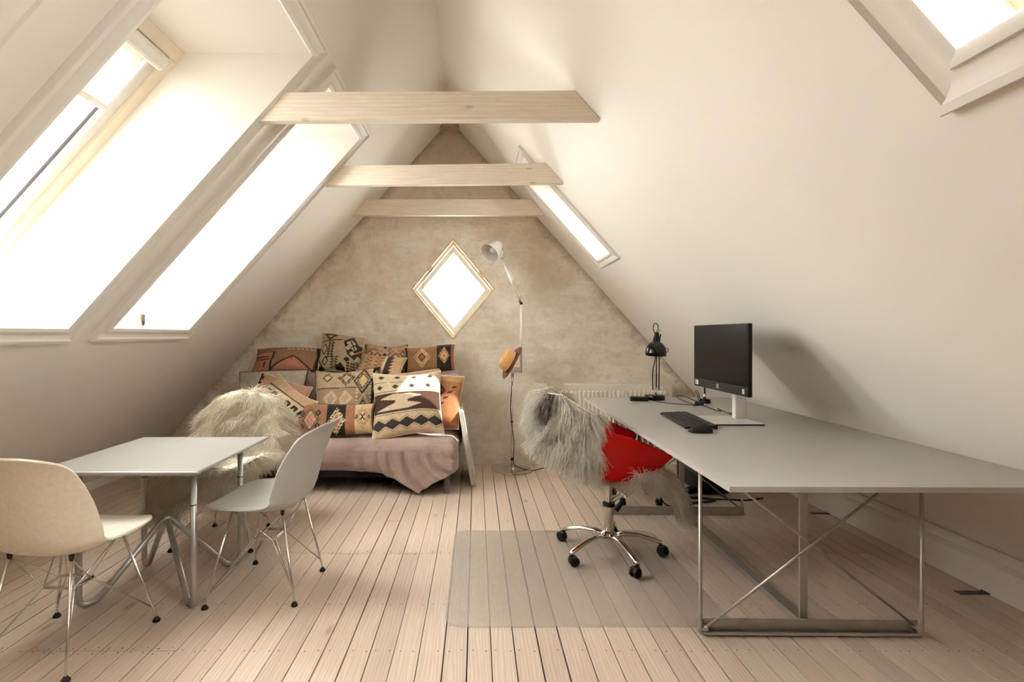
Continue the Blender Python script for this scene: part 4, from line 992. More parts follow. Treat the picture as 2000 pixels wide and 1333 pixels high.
# sheepskin on the office chair (office chair local frame, near side of the photo = +x)
sk2 = thing('sheepskin', OC, -PI / 2, 'long haired cream sheepskin with a dark streak on the red office chair', 'sheepskin')
cb2 = curve_lookup([(-0.385, 0.68), (-0.392, 0.74), (-0.39, 0.82), (-0.36, 0.880), (-0.31, 0.85), (-0.275, 0.72), (-0.235, 0.56), (-0.17, 0.485), (0.0, 0.465), (0.14, 0.47), (0.23, 0.47)])
def s2A(u, v):
    y, z = cb2(u); s = (v - 0.5) * 2; hw = np.interp(u, [0, .3, .5, 1], [.20, .22, .20, .17]); tf = np.exp(-((u - 0.25) / 0.18) ** 2)
    return np.stack([-s * hw, y + 0.10 * s ** 2 * tf, z - 0.10 * np.abs(s) ** 2.5 * tf], -1)
def s2B(u, v):    # drape over the near rear corner of the rim, falling outside
    a = np.interp(u, [0, 1], [0.10, 1.32]); kk = 0.46 * a / (PI / 2); top = 0.875 - 0.145 * (np.clip(kk - 0.22, 0, 1) / 0.28) ** 0.9
    k = np.interp(v, [0, .10, .2, .3, 1], [0.86, 0.95, 1.03, 1.06, 1.05]); back = 0.36 - 0.05 * u
    z = top + np.interp(v, [0, .10, .2, .3, .45, 1], [-.05, .020, .020, -.02, -.09, -.255]) * np.interp(u, [0, .3, .8, 1], [.8, 1.05, 1.0, .85])
    return np.stack([0.292 * np.sin(a) * k, -0.06 - back * np.cos(a) * k * 0.93, z], -1)
def s2C(u, v):    # front corner spilling over the seat edge
    y = np.interp(v, [0, .25, .5, .75, 1], [.06, .16, .235, .275, .295]); z = np.interp(v, [0, .25, .5, .75, 1], [.51, .52, .48, .39, .31])
    w = np.interp(v, [0, .5, 1], [.13, .10, .045]); return np.stack([0.20 + (0.5 - u) * 2 * w, y, z], -1)
def s2D(u, v):    # the same on the far side
    p = s2B(u, v * 0.55); p[:, 0] *= -1; return p
def s2E(u, v):    # inside of the far arm
    return np.stack([-0.255 + 0.02 * v, -0.27 + 0.30 * u, np.interp(u, [0, 1], [0.83, 0.72]) - (0.20 + 0.06 * u) * v], -1)
def flow2(u, v, p): return np.stack([np.clip(p[:, 0] * 2, -.6, .6), np.where(p[:, 1] < -0.2, -0.22, 0.6), -0.3 * np.ones_like(u)], 1)
PB = [(s2A, 9500, 0.070, (0.5, 0.4, 0.45), flow2), (s2B, 12500, 0.085, (-0.42, 0.72, 0.22), flow2), (s2C, 4600, 0.085, (-0.5, 0.6, 0.3), flow2), (s2D, 4500, 0.085, (0.35, 0.6, 0.2), flow2), (s2E, 3800, 0.075, (-0.4, 0.6, 0.2), flow2)]
def col2(p, u, v, r):
    base = np.array([0.99, 0.955, 0.87]); k = r.uniform(0.86, 1.03, len(u))[:, None]; c = base * k
    dark = np.exp(-(((p[:, 0] - 0.155 - 0.15 * (p[:, 1] + 0.37)) / 0.024) ** 2)) * (p[:, 1] < -0.24) * (p[:, 2] > 0.75)
    tail = np.clip((p[:, 1] - 0.20) / 0.15, 0, 1) * 0.25 * (np.sin(p[:, 0] * 60) > 0)
    dk_ = np.clip(dark * 1.2 * (r.random(len(u)) < 0.9) + tail, 0, 0.9)[:, None]
    return np.clip(c * (1 - dk_) + np.array([0.13, 0.10, 0.085]) * dk_, 0, 0.95)
hide(PB, sk2); strands(PB, col2, 5, 0.0035, 'wool', sk2)

# ------------------------------------------------------------------ floor lamp + hat
LX, LY = 0.327, 4.545
fl = thing('floor_lamp', (LX, LY, 0), 0, 'tall aluminium floor lamp with jointed arm and cone shade', 'lamp')
MB().lathe([(0.0, 0.0), (0.168, 0.0), (0.170, 0.004), (0.168, 0.010), (0.02, 0.014), (0.013, 0.03), (0.0, 0.03)], 48, Matrix.Translation((LX, LY, 0))).build('base', 'chrome_soft', fl, auto=True)
p1 = LX - 0.009
MB().tube([(p1, LY, 0.012), (p1, LY, 0.865)], 0.0095, 14).build('pole', 'chrome_soft', fl, smooth=True)
MB().box(p1 - 0.015, 0.405, LY - 0.008, LY + 0.008, 0.865, 0.915).build('bracket', 'aluminium', fl, bevel=0.003)
up = MB().tube([(0.40, LY, 0.865), (0.40, LY, 1.475)], 0.0095, 14).build('upper_pole', 'aluminium', fl, smooth=True)
MB().lathe([(0, -0.014), (0.013, -0.014), (0.013, 0.014), (0, 0.014)], 12, Matrix.Translation((0.40, LY, 1.482)) @ Matrix.Rotation(PI / 2, 4, 'X')).build('elbow_joint', 'black_rubber', fl, auto=True)
A0, A1 = Vector((0.395, LY, 1.49)), Vector((0.228, LY - 0.03, 1.875))
ar = MB().tube([A0, A1], 0.0085, 12).build('arm', 'aluminium', fl, smooth=True)
MB().tube([A0 + Vector((0.022, 0, 0.02)), A1 + Vector((0.006, 0, 0.01))], 0.0016, 6).build('tension_wire', 'chrome', ar, smooth=True)
MB().tube([A0 + Vector((-0.006, 0, 0.0)), A0 + Vector((-0.012, 0, 0.05))], 0.012, 10).build('arm_socket', 'tube_grey', ar, smooth=True)
for dz in (0.0, 0.085):
    MB().lathe([(0, -0.012), (0.011, -0.012), (0.011, 0.012), (0, 0.012)], 12, Matrix.Translation(A1 + Vector((-dz * 0.02, 0, dz))) @ Matrix.Rotation(PI / 2, 4, 'X')).build('head_joint', 'tube_grey', fl, auto=True)
MB().tube(spline([A1, A1 + Vector((0.012, 0, 0.03)), A1 + Vector((0.018, 0, 0.06)), A1 + Vector((-0.003, 0, 0.085))]), 0.004, 8).build('head_link', 'tube_grey', fl, smooth=True)
axis = Vector((-0.55, -0.50, -0.62)).normalized(); small = Vector((0.193, LY - 0.05, 1.995))
M = basis(axis, small)
sh = MB().lathe([(0.0, 0.0), (0.045, 0.0), (0.052, 0.010), (0.090, 0.135), (0.0875, 0.135), (0.049, 0.013), (0.0, 0.006)], 40, M).build('shade', 'aluminium', fl, auto=True)
MB().lathe([(0, 0.01), (0.014, 0.012), (0.014, 0.045), (0.028, 0.075), (0.026, 0.10), (0, 0.112)], 18, M).build('bulb', 'window_white', sh, smooth=True)
MB().tube([M @ Vector((0.0, -0.088, 0.128)), M @ Vector((0.0, -0.088, 0.135)), M @ Vector((-0.01, -0.088, 0.205))], 0.0022, 6).build('handle_pin', 'tube_grey', sh, smooth=True)
MB().tube(spline([(p1 + 0.012, LY - 0.006, 0.86), (p1 - 0.012, LY - 0.012, 0.62), (p1 - 0.006, LY - 0.012, 0.44), (p1 + 0.018, LY - 0.012, 0.25), (p1 + 0.012, LY - 0.012, 0.09), (p1 + 0.03, LY - 0.02, 0.045), (p1 + 0.10, LY - 0.03, 0.018), (p1 + 0.19, LY - 0.02, 0.006), (p1 + 0.32, LY + 0.07, 0.005), (p1 + 0.52, LY + 0.09, 0.005), (p1 + 0.75, LY + 0.11, 0.005)]), 0.0035, 8).build('cord', 'black_rubber', fl, smooth=True)
for z in (0.43, 0.095):
    MB().lathe([(0.0105, -0.006), (0.0125, -0.006), (0.0125, 0.006), (0.0105, 0.006)], 14, Matrix.Translation((p1, LY, z))).build('cord_clip', 'black_rubber', fl)

nrm = Vector((-0.83, -0.16, 0.47)).normalized(); hc = Vector((0.322, LY - 0.075, 0.955)); M = basis(nrm, hc)
hat = thing('hat', tuple(hc), 0, 'tan felt hat with brown brim hung on the floor lamp', 'hat')
prof = [(0.088, 0.0), (0.086, 0.03), (0.082, 0.07), (0.074, 0.098), (0.058, 0.110), (0.035, 0.103), (0.0, 0.094)]
MB().lathe(prof, 36, M, 0.82, 1.12).build('crown', 'hat_tan', hat, smooth=True)
mb = MB(); N = 40; vs = []; radii = [(0.084, 0.0), (0.105, -0.002), (0.128, 0.001), (0.146, 0.010)]
for (r, z) in radii:
    for s in range(N):
        a = 2 * PI * s / N; q = z + 0.020 * (abs(math.cos(a)) ** 2) * ((r - 0.084) / 0.062); vs.append(tuple(M @ Vector((r * 0.84 * math.cos(a), r * 1.08 * math.sin(a), q))))
fs = [(k * N + s, k * N + (s + 1) % N, (k + 1) * N + (s + 1) % N, (k + 1) * N + s) for k in range(3) for s in range(N)]
mb.add(vs, fs).build('brim', 'hat_brim', hat, smooth=True, solid=0.003)
MB().lathe([(0.0885, 0.001), (0.0905, 0.001), (0.0890, 0.027), (0.087, 0.027)], 36, M, 0.82, 1.12).build('band', 'hat_band', hat, smooth=True)

# ------------------------------------------------------------------ wall radiator
rd = thing('radiator', (1.31, 4.69, 0), 0, 'white panel radiator on the plaster wall behind the desk', 'radiator')
x0, x1, zt, zb_ = 0.80, 1.785, 0.748, 0.16
MB().box(x0, x1, 4.655, 4.672, zb_, zt).build('panel', 'radiator_white', rd, bevel=0.006, seg=3)
MB().box(x0 + 0.01, x1 - 0.01, 4.676, 4.735, zt - 0.012, zt + 0.004).build('top_grille', 'radiator_white', rd, bevel=0.003)
MB().box(x0 + 0.01, x1 - 0.01, 4.720, 4.736, zb_, zt - 0.014).build('rear_panel', 'radiator_white', rd, bevel=0.004)
nf = 23; pitch = (x1 - x0 - 0.10) / nf
for k in range(nf):
    xc = x0 + 0.05 + pitch * (k + 0.5); w_ = pitch * 0.34
    m = MB(); y = 4.6555
    vs = [(xc - w_, y, zb_ + 0.05), (xc + w_, y, zb_ + 0.05), (xc + w_, y, zt - 0.055), (xc - w_, y, zt - 0.055), (xc - w_ * .5, y - 0.016, zb_ + 0.062), (xc + w_ * .5, y - 0.016, zb_ + 0.062), (xc + w_ * .5, y - 0.016, zt - 0.067), (xc - w_ * .5, y - 0.016, zt - 0.067)]
    m.add(vs, [(3, 2, 1, 0), (4, 5, 6, 7), (0, 1, 5, 4), (1, 2, 6, 5), (2, 3, 7, 6), (3, 0, 4, 7)]).build('rib', 'radiator_white', rd)
for xx in (x0 + 0.1, x1 - 0.1): MB().box(xx, xx + 0.03, 4.735, 4.755, 0.3, 0.6).build('wall_bracket', 'radiator_white', rd)
MB().tube(fillet([(x0 + 0.06, 4.70, 0.165), (x0 + 0.06, 4.70, 0.0)], 0.01), 0.008, 10).build('pipe', 'radiator_white', rd, smooth=True)

# ------------------------------------------------------------------ oil heater under the desk
ht = thing('oil_heater', (1.16, 3.72, 0), 0, 'portable white oil filled heater on casters under the desk', 'heater')
for k in range(8):
    xc = 0.985 + 0.041 * k; m = MB()
    M = Matrix.Translation((xc, 3.72, 0)) @ Matrix.Rotation(PI / 2, 4, 'Z')
    m.prism_z(rrect(-0.072, 0.072, -0.005, 0.005, 0.004, 3), 0.115, 0.60, M); m.build('fin', 'heater_white', ht, bevel=0.002)
    m = MB(); m.prism_z(rrect(-0.020, 0.020, -0.020, 0.020, 0.012, 3), 0.13, 0.585, M); m.build('oil_column', 'heater_white', ht)
MB().box(1.302, 1.352, 3.652, 3.788, 0.13, 0.60).build('control_panel', 'heater_white', ht, bevel=0.012, seg=3)
MB().box(1.309, 1.345, 3.648, 3.653, 0.24, 0.27).build('switch', 'grey_button', ht)
MB().lathe([(0, 0), (0.017, 0), (0.015, 0.014), (0, 0.014)], 16, Matrix.Translation((1.327, 3.652, 0.36)) @ Matrix.Rotation(PI / 2, 4, 'X')).build('dial', 'black_plastic', ht, auto=True)
for xx in (1.03, 1.285):
    ax = MB().tube(spline([(xx, 3.60, 0.075), (xx, 3.65, 0.098), (xx, 3.72, 0.105), (xx, 3.79, 0.098), (xx, 3.84, 0.075)]), 0.009, 8).build('foot_bar', 'heater_white', ht, smooth=True)
    for yy in (3.60, 3.84):
        m = MB()
        m.lathe([(0.0, 0.055), (0.014, 0.056), (0.02, 0.048), (0.02, 0.035)], 12, Matrix.Translation((xx, yy, 0)))
        for sx in (-1, 1): m.lathe([(0, -0.007), (0.022, -0.007), (0.024, 0), (0.022, 0.007), (0, 0.007)], 16, Matrix.Translation((xx + sx * 0.010, yy, 0.0245)) @ Matrix.Rotation(PI / 2, 4, 'Y'))
        m.build('caster', 'black_plastic', ax, auto=True)

# black computer tower on its side and cables under the desk
pc = thing('computer_case', (1.78, 4.05, 0), 0.05, 'black computer case standing in the shadow under the desk', 'computer')
MB().box(-0.11, 0.11, -0.22, 0.20, 0.012, 0.40).build('case', 'black_plastic', pc, bevel=0.008, world=False)
MB().box(-0.095, 0.095, -0.226, -0.2195, 0.03, 0.385).build('front_panel', 'black_gloss', pc, bevel=0.002, world=False)
MB().lathe([(0, 0), (0.010, 0), (0.010, 0.004), (0, 0.004)], 14, Matrix.Translation((0.06, -0.226, 0.35)) @ Matrix.Rotation(PI / 2, 4, 'X')).build('power_button', 'logo_silver', pc, world=False)
for sx in (-0.08, 0.08):
    for sy in (-0.18, 0.16): MB().lathe([(0.015, 0.0), (0.013, 0.012)], 12, Matrix.Translation((sx, sy, 0))).build('foot', 'black_rubber', pc, world=False)
pb = thing('power_strip', (1.57, 3.86, 0), 0.5, 'black power strip with a plug lying by the desk frame', 'power strip')
MB().box(-0.13, 0.13, -0.03, 0.03, 0.0, 0.04).build('strip_body', 'black_plastic', pb, bevel=0.008, world=False)
for k in range(3): MB().lathe([(0, 0.04), (0.02, 0.04), (0.02, 0.044), (0.015, 0.044), (0.015, 0.041), (0, 0.041)], 16, Matrix.Translation((-0.08 + 0.08 * k, 0, 0))).build('socket', 'black_rubber', pb, world=False)
m = MB(); loops = []
for k in range(46):
    a = k / 45 * 2 * PI * 2.4; r = 0.10 + 0.02 * math.sin(a * 1.3); loops.append((1.55 + 1.5 * r * math.cos(a), 3.70 + 0.55 * r * math.sin(a), 0.006 + 0.0022 * k / 10))
loops = [(1.30, 3.66, 0.10), (1.32, 3.60, 0.02), (1.40, 3.57, 0.006)] + loops + [(1.80, 3.72, 0.006), (1.95, 3.70, 0.006), (2.10, 3.75, 0.006)]
tag(m.tube(spline(loops, 3), 0.0055, 8).build('floor_cable', 'black_rubber', smooth=True), 'looped black power cable on the floor under the desk', 'cable')

# ------------------------------------------------------------------ things on the desk
# all-in-one screen, facing -X
mo = thing('monitor', (1.44, 2.84, DT), 0, 'black flat screen computer on a silver stand on the desk', 'monitor')
y0, y1, z0, z1, X0 = 2.43, 3.03, 0.903, 1.257, 1.290
yaw = 0.0
MB().box(X0, X0 + 0.022, y0, y1, z0, z1).build('housing', 'black_plastic', mo, bevel=0.004)
MB().box(X0 - 0.0015, X0 + 0.001, y0 + 0.004, y1 - 0.004, z0 + 0.048, z1 - 0.004).build('screen', 'screen_black', mo)
MB().box(X0 - 0.0008, X0 + 0.001, y0 + 0.003, y1 - 0.003, z0 + 0.003, z0 + 0.046).build('chin', 'black_plastic', mo)
bk = MB().box(X0 + 0.022, X0 + 0.055, y0 + 0.12, y1 - 0.12, z0 + 0.03, z1 - 0.10).build('rear_cover', 'black_plastic', mo, bevel=0.012)
MB().box(1.435, 1.495, 2.835, 2.875, DT + 0.006, 1.06).build('stand_column', 'aluminium', mo, bevel=0.004)
MB().box(1.33, 1.45, 2.77, 2.86, 1.00, 1.06).build('stand_hinge', 'black_plastic', mo, bevel=0.006)
MB().box(1.23, 1.50, 2.66, 2.95, DT, DT + 0.007).build('stand_foot', 'aluminium', mo, bevel=0.002)
MB().box(1.2302, 1.4998, 2.6585, 2.6602, DT + 0.0002, DT + 0.0066).build('foot_edge', 'black_rubber', mo)
MB().lathe([(0, 0), (0.006, 0), (0.006, 0.006), (0, 0.006)], 14, Matrix.Translation((X0 + 0.011, y0, z0 + 0.075)) @ Matrix.Rotation(PI / 2, 4, 'X')).build('side_button', 'black_gloss', mo)
# round logo with letters
lg = MB().lathe([(0, 0), (0.0125, 0), (0.0125, 0.0008), (0, 0.0008)], 28, Matrix.Translation((X0 - 0.0008, 2.735, z0 + 0.025)) @ Matrix.Rotation(-PI / 2, 4, 'Y')).build('logo_disc', 'logo_silver', mo)
def lettering(txt, size, M, mat, parent, name='lettering', shear=0.0):
    cu = bpy.data.curves.new(name, 'FONT'); cu.body = txt; cu.size = size; cu.align_x = 'CENTER'; cu.align_y = 'CENTER'; cu.shear = shear; cu.extrude = 0.0002
    tmp = bpy.data.objects.new('tmp', cu); COL.objects.link(tmp); bpy.context.view_layer.update()
    me = bpy.data.meshes.new_from_object(tmp.evaluated_get(bpy.context.evaluated_depsgraph_get())); bpy.data.objects.remove(tmp)
    Mi = PM[parent.name].inverted() @ M if parent else M
    me.transform(Mi); return finish(name, me, mat, parent)
FACE = Matrix(((0, 0, -1, 0), (-1, 0, 0, 0), (0, 1, 0, 0), (0, 0, 0, 1)))   # text plane facing -X, reading along -Y
lettering('hp', 0.021, Matrix.Translation((X0 - 0.0017, 2.735, z0 + 0.0265)) @ FACE, 'print_dark', lg, shear=0.3)
st = MB().box(X0 - 0.0012, X0 + 0.0, 2.972, 3.012, z0 + 0.012, z0 + 0.036).build('sticker', 'sticker_white', mo)
MB().lathe([(0, 0), (0.0085, 0), (0.0085, 0.0006), (0, 0.0006)], 20, Matrix.Translation((X0 - 0.0013, 3.000, z0 + 0.024)) @ Matrix.Rotation(-PI / 2, 4, 'Y')).build('sticker_print', 'sticker_blue', st)
st = MB().box(X0 - 0.0012, X0 + 0.0, 2.462, 2.480, z0 + 0.012, z0 + 0.036).build('sticker', 'sticker_white', mo)
m = MB()
for k in range(3): m.box(X0 - 0.0016, X0 - 0.001, 2.464, 2.477, z0 + 0.016 + 0.007 * k, z0 + 0.018 + 0.007 * k)
m.build('sticker_print', 'print_dark', st)

# keyboard: long side along Y, typist at -X
kb = thing('keyboard', (1.145, 2.79, DT), -0.09, 'slim black computer keyboard in front of the screen', 'keyboard')
m = MB(); m.prism_y([(-0.078, 0.0), (-0.078, 0.010), (-0.070, 0.013), (0.076, 0.021), (0.080, 0.018), (0.080, 0.0)], -0.235, 0.235); m.build('keyboard_body', 'black_plastic', kb, bevel=0.002, world=False)
def key(xc, yc, lx, ly):
    z = 0.0135 + (xc + 0.07) / 0.146 * 0.008; m = MB()
    vs = [(xc - lx, yc - ly, z - 0.001), (xc + lx, yc - ly, z - 0.001), (xc + lx, yc + ly, z - 0.001), (xc - lx, yc + ly, z - 0.001)] + [(xc + a * (lx - .0013), yc + b * (ly - .0013), z + 0.0032) for a, b in ((-1, -1), (1, -1), (1, 1), (-1, 1))]
    m.add(vs, [(3, 2, 1, 0), (4, 5, 6, 7), (0, 1, 5, 4), (1, 2, 6, 5), (2, 3, 7, 6), (3, 0, 4, 7)]).build('key', 'key_black', kb, world=False)
for r_ in range(6):
    xc = -0.060 + 0.0205 * r_ + (0.006 if r_ == 5 else 0); y = 0.224
    if r_ == 0: ws = [1.3, 1.2, 1.2, 6.0, 1.2, 1.2, 1.2, 1.3]
    elif r_ == 1: ws = [2.1] + [1] * 10 + [2.6]
    elif r_ == 2: ws = [1.7] + [1] * 11 + [2.0]
    elif r_ == 3: ws = [1.4] + [1] * 12 + [1.3]
    else: ws = [1] * 13 + [1.7]
    for w_ in ws:
        L = 0.0188 * w_; key(xc, y - L / 2, 0.0088 if r_ < 5 else 0.006, L / 2 - 0.0012); y -= L
    y = -0.062
    if r_ in (0, 3, 4, 5): ks = 3
    else: ks = 1 if r_ == 1 else 0
    for k in range(ks): key(xc, y - 0.0094 - 0.0188 * (k if ks == 3 else 1), 0.0088 if r_ < 5 else 0.006, 0.0082)
    y = -0.126
    for k in range(4 if r_ < 5 else 4): key(xc, y - 0.0094 - 0.0188 * k, 0.0088 if r_ < 5 else 0.006, 0.0082)

ms = thing('mouse', (1.085, 2.475, DT), 0.0, 'black computer mouse at the near end of the keyboard', 'mouse')
mb = MB(); rows = []
for i in range(15):
    t = i / 14; xx = -0.058 + 0.116 * t; wv_ = 0.031 * math.sqrt(max(0.02, 1 - abs(2 * t - 1) ** 2.8)); hh_ = 0.036 * max(0.12, math.sin(PI * (0.12 + 0.80 * (1 - t)) ) ) ** 0.75
    rows.append([(xx, -wv_ * math.cos(q), 0.002 + hh_ * math.sin(q) ** 0.8) for q in [PI * j / 16 for j in range(17)]])
mb.grid(rows); mb.f.append(tuple(range(17))); mb.f.append(tuple(14 * 17 + j for j in range(16, -1, -1)))
mb.build('mouse_body', 'black_plastic', ms, smooth=True, world=False)
MB().lathe([(0, -0.003), (0.008, -0.003), (0.008, 0.003), (0, 0.003)], 14, Matrix.Translation((0.032, 0, 0.022)) @ Matrix.Rotation(PI / 2, 4, 'X')).build('scroll_wheel', 'grey_button', ms, world=False)
MB().prism_z(rrect(-0.05, 0.05, -0.024, 0.024, 0.02, 5), 0.0, 0.003).build('sole', 'black_rubber', ms, world=False)

# desk lamp
dl = thing('desk_lamp', (1.31, 3.745, DT), 0, 'black spring arm desk lamp with domed shade by the radiator', 'lamp')
lx, ly = 1.315, 3.745
MB().lathe([(0.0, 0.0), (0.072, 0.0), (0.074, 0.004), (0.070, 0.030), (0.064, 0.034), (0.0, 0.035)], 36, Matrix.Translation((1.305, ly, DT))).build('base', 'black_gloss', dl, auto=True)
MB().tube([(lx, ly, DT + 0.03), (lx, ly, DT + 0.085)], 0.006, 10).build('swivel_pin', 'chrome', dl, smooth=True)
MB().box(lx - 0.03, lx + 0.03, ly - 0.006, ly + 0.006, DT + 0.068, DT + 0.073).build('cross_bar', 'chrome', dl)
for sx in (-1, 1):
    MB().tube(spline([(lx + sx * 0.022, ly, DT + 0.07), (lx + sx * 0.023, ly, DT + 0.20), (lx + 0.010 + sx * 0.015, ly + 0.005, DT + 0.30), (lx + 0.010 + sx * 0.014, ly + 0.01, DT + 0.40)]), 0.0042, 8).build('lower_arm', 'black_gloss', dl, smooth=True)
MB().tube([(lx + 0.002, ly, DT + 0.075), (lx + 0.008, ly + 0.008, DT + 0.40)], 0.0042, 8).build('lower_arm', 'black_gloss', dl, smooth=True)
for sx in (-1, 1):
    pth = [(lx + sx * 0.010 + 0.004 * math.cos(k * 1.3), ly + 0.004 * math.sin(k * 1.3), DT + 0.09 + 0.0014 * k) for k in range(70)]
    MB().tube(pth, 0.0011, 5).build('spring', 'chrome', dl, smooth=True)
MB().lathe([(0, -0.02), (0.012, -0.02), (0.012, 0.02), (0, 0.02)], 12, Matrix.Translation((lx + 0.010, ly + 0.01, DT + 0.405)) @ Matrix.Rotation(PI / 2, 4, 'Y')).build('elbow', 'black_plastic', dl, auto=True)
for sx in (-1, 1): MB().tube([(lx + 0.010 + sx * 0.012, ly + 0.01, DT + 0.405), (lx - 0.018 + sx * 0.010, ly - 0.12, DT + 0.475)], 0.0042, 8).build('upper_arm', 'black_gloss', dl, smooth=True)
shc = Vector((1.272, 3.615, 1.145)); M = basis(Vector((-0.10, -0.12, -1.0)), shc)
sh = MB().lathe([(0.014, -0.035), (0.018, -0.03), (0.022, -0.012), (0.040, 0.0), (0.058, 0.018), (0.069, 0.045), (0.072, 0.080), (0.070, 0.090), (0.068, 0.080), (0.056, 0.022), (0.02, 0.002)], 36, M).build('shade', 'black_gloss', dl, smooth=True)
MB().lathe([(0, -0.075), (0.014, -0.075), (0.017, -0.05), (0.026, -0.018), (0.028, -0.014), (0.0, -0.010)], 20, M).build('lamp_socket', 'black_plastic', sh, auto=True)
MB().lathe([(0, 0.0), (0.012, 0.01), (0.026, 0.04), (0.024, 0.06), (0, 0.072)], 16, M).build('bulb', 'window_white', sh, smooth=True)
MB().tube(spline([(1.262, 3.615, 1.215), (1.250, 3.615, 1.245), (1.258, 3.615, 1.278), (1.275, 3.615, 1.280), (1.285, 3.615, 1.255), (1.283, 3.63, 1.225), (1.285, 3.66, 1.19)]), 0.003, 7).build('cord_loop', 'black_rubber', sh, smooth=True)
MB().tube(spline([(1.325, 3.60, 1.105), (1.345, 3.60, 1.108), (1.350, 3.60, 1.09), (1.335, 3.60, 1.075)]), 0.0022, 6).build('shade_handle', 'black_rubber', sh, smooth=True)
MB().lathe([(0, -0.012), (0.007, -0.012), (0.007, 0.012), (0, 0.012)], 12, Matrix.Translation((1.290, 3.62, 1.235))@ Matrix.Rotation(PI / 2, 4, 'Y')).build('wing_nut', 'chrome', sh, auto=True)

ad = thing('power_adapter', (1.165, 3.665, DT), -0.25, 'flat black power adapter beside the lamp base', 'adapter')
MB().box(-0.062, 0.062, -0.035, 0.035, 0.0, 0.030).build('adapter_body', 'black_plastic', ad, bevel=0.006, world=False)
MB().box(0.0615, 0.068, -0.010, 0.010, 0.008, 0.020).build('connector', 'black_rubber', ad, bevel=0.002, world=False)
pts = [(1.235, 3.63, DT + 0.012), (1.27, 3.58, DT + 0.005), (1.33, 3.49, DT + 0.004), (1.40, 3.44, DT + 0.004), (1.465, 3.42, DT + 0.004), (1.42, 3.50, DT + 0.02), (1.40, 3.58, DT + 0.04), (1.45, 3.58, DT + 0.045), (1.50, 3.48, DT + 0.02), (1.49, 3.44, DT + 0.06), (1.475, 3.44, DT + 0.085), (1.478, 3.44, DT + 0.10), (1.488, 3.43, DT + 0.085), (1.50, 3.42, DT + 0.02), (1.49, 3.40, DT + 0.01), (1.43, 3.36, DT + 0.004), (1.49, 3.38, DT + 0.008), (1.49, 3.24, DT + 0.004), (1.50, 3.14, DT + 0.004), (1.49, 3.16, DT + 0.018), (1.50, 3.02, DT + 0.004), (1.50, 3.03, DT + 0.012), (1.475, 2.975, DT + 0.012), (1.50, 2.96, DT + 0.035), (1.475, 2.90, DT + 0.05), (1.45, 2.865, DT + 0.10)]
ck = thing('adapter_cable', (1.49, 3.41, DT), 0, 'knotted thin black cable running across the desk to the screen', 'cable')
MB().tube(spline(pts, 7), 0.0026, 7).build('wire', 'black_rubber', ck, smooth=True)
MB().tube(spline([(1.465, 3.43, DT + 0.012), (1.49, 3.42, DT + 0.014), (1.51, 3.40, DT + 0.012)]), [0.006] + [0.012] * 15 + [0.006], 10).build('tied_bundle', 'black_rubber', ck, smooth=True)

sm = thing('stand', (1.585, 3.55, DT), 0, 'small chrome stem on a black foot behind the screen', 'stand')
MB().lathe([(0, 0), (0.036, 0), (0.038, 0.005), (0.035, 0.024), (0.030, 0.028), (0, 0.029)], 28, Matrix.Translation((1.585, 3.55, DT))).build('foot', 'black_plastic', sm, auto=True)
MB().tube([(1.585, 3.55, DT + 0.028), (1.585, 3.55, DT + 0.065)], 0.010, 12).build('collar', 'chrome', sm, smooth=True)
MB().tube([(1.585, 3.55, DT + 0.06), (1.585, 3.55, DT + 0.22)], 0.006, 10).build('stem', 'black_gloss', sm, smooth=True)

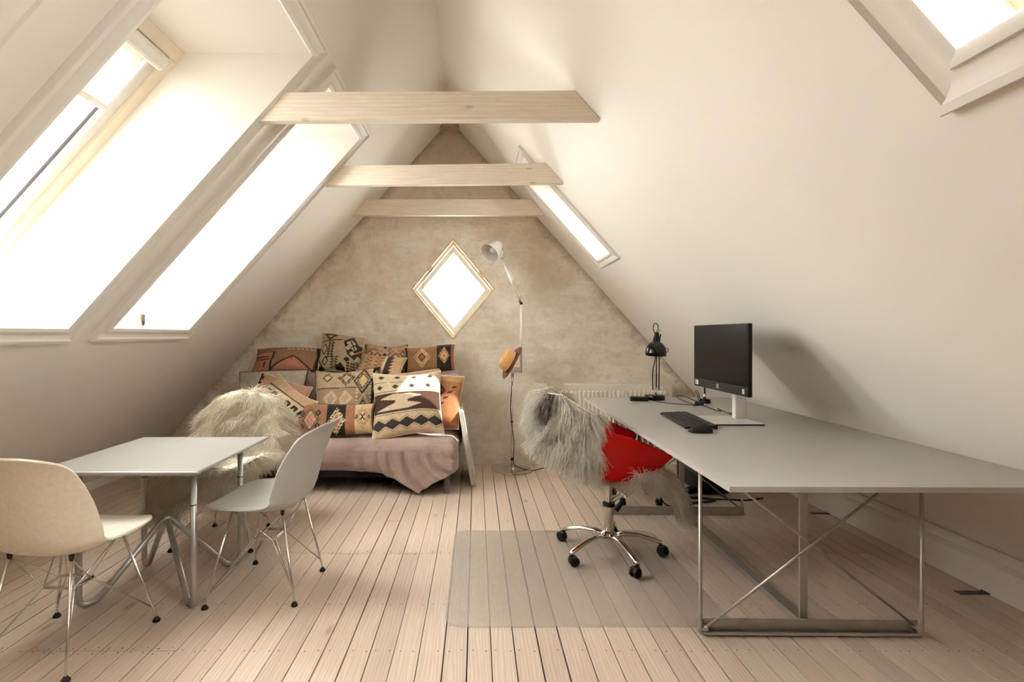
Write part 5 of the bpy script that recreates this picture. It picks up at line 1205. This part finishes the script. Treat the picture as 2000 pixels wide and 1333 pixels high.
# ------------------------------------------------------------------ sill objects, hinges, white cable
so = thing('lamp_holder', (-2.06, 3.15, 1.245), 0, 'small metal lamp holder standing on the window sill', 'lamp holder')
MB().lathe([(0, 0.006), (0.013, 0.006), (0.019, 0.016), (0.0215, 0.026), (0.0215, 0.083), (0.018, 0.083), (0.018, 0.06), (0, 0.06)], 24, Matrix.Translation((-2.06, 3.15, 1.245))).build('holder_body', 'sill_metal', so, auto=True)
MB().lathe([(0, 0), (0.014, 0), (0.014, 0.006), (0, 0.006)], 18, Matrix.Translation((-2.06, 3.15, 1.245))).build('holder_base', 'black_rubber', so)
MB().box(-2.042, -2.036, 3.130, 3.140, 1.262, 1.285).build('switch', 'black_plastic', so, bevel=0.001)
MB().tube(spline([(-2.06, 3.15, 1.248), (-2.10, 3.14, 1.262), (-2.14, 3.12, 1.265), (-2.19, 3.10, 1.2485)]), 0.0022, 6).build('cord', 'hinge_metal', so, smooth=True)
MB().tube(spline([(-2.05, 3.15, 1.249), (-1.99, 3.17, 1.2485), (-1.93, 3.2, 1.249), (-1.90, 3.22, 1.2495)]), 0.0025, 6).build('cord', 'hinge_metal', so, smooth=True)
pl = thing('plate', (-2.17, 3.05, 1.245), 0, 'small dark tipped pale dish at the edge of the window sill', 'dish')
MB().lathe([(0, 0.0), (0.03, 0.0), (0.06, 0.016), (0.058, 0.018), (0.03, 0.004), (0, 0.004)], 28, Matrix.Translation((-2.17, 3.05, 1.2455))).build('dish_body', 'sticker_white', pl, smooth=True)
MB().box(-2.17, -2.12, 2.975, 2.985, 1.2455, 1.2500).build('dish_label', 'print_dark', pl)
for k, (hx, hy, lab) in enumerate(((2.31, 2.38, 'dark metal hinge plate on floor, nearer the camera'), (2.325, 3.44, 'dark metal hinge plate on floor, farther under the desk'))):
    hg = thing('hinge_plate', (hx, hy, 0), 0, lab, 'hinge', 'hinge plates by the baseboard')
    MB().box(hx - 0.075, hx + 0.055, hy - 0.018, hy + 0.018, 0.0005, 0.0035).build('leaf', 'hinge_metal', hg, bevel=0.001)
    MB().tube([(hx + 0.057, hy - 0.02, 0.005), (hx + 0.057, hy + 0.02, 0.005)], 0.0035, 8).build('knuckle', 'hinge_metal', hg, smooth=True)
    for q in range(3): MB().lathe([(0, 0.0035), (0.005, 0.0035), (0.004, 0.0055), (0, 0.006)], 10, Matrix.Translation((hx - 0.055 + 0.04 * q, hy + (0.008 if q % 2 else -0.008), 0))).build('screw', 'nail_iron', hg, smooth=True)
m = MB(); m.tube(spline([(-2.93, 3.0, 0.005), (-2.80, 3.45, 0.005), (-2.68, 3.62, 0.005), (-2.60, 3.85, 0.005), (-2.45, 4.05, 0.005), (-2.40, 4.4, 0.005)]), 0.0035, 8)
tag(m.build('white_cable', 'white_cable', smooth=True), 'thin white cable along the floor below the left slope', 'cable')
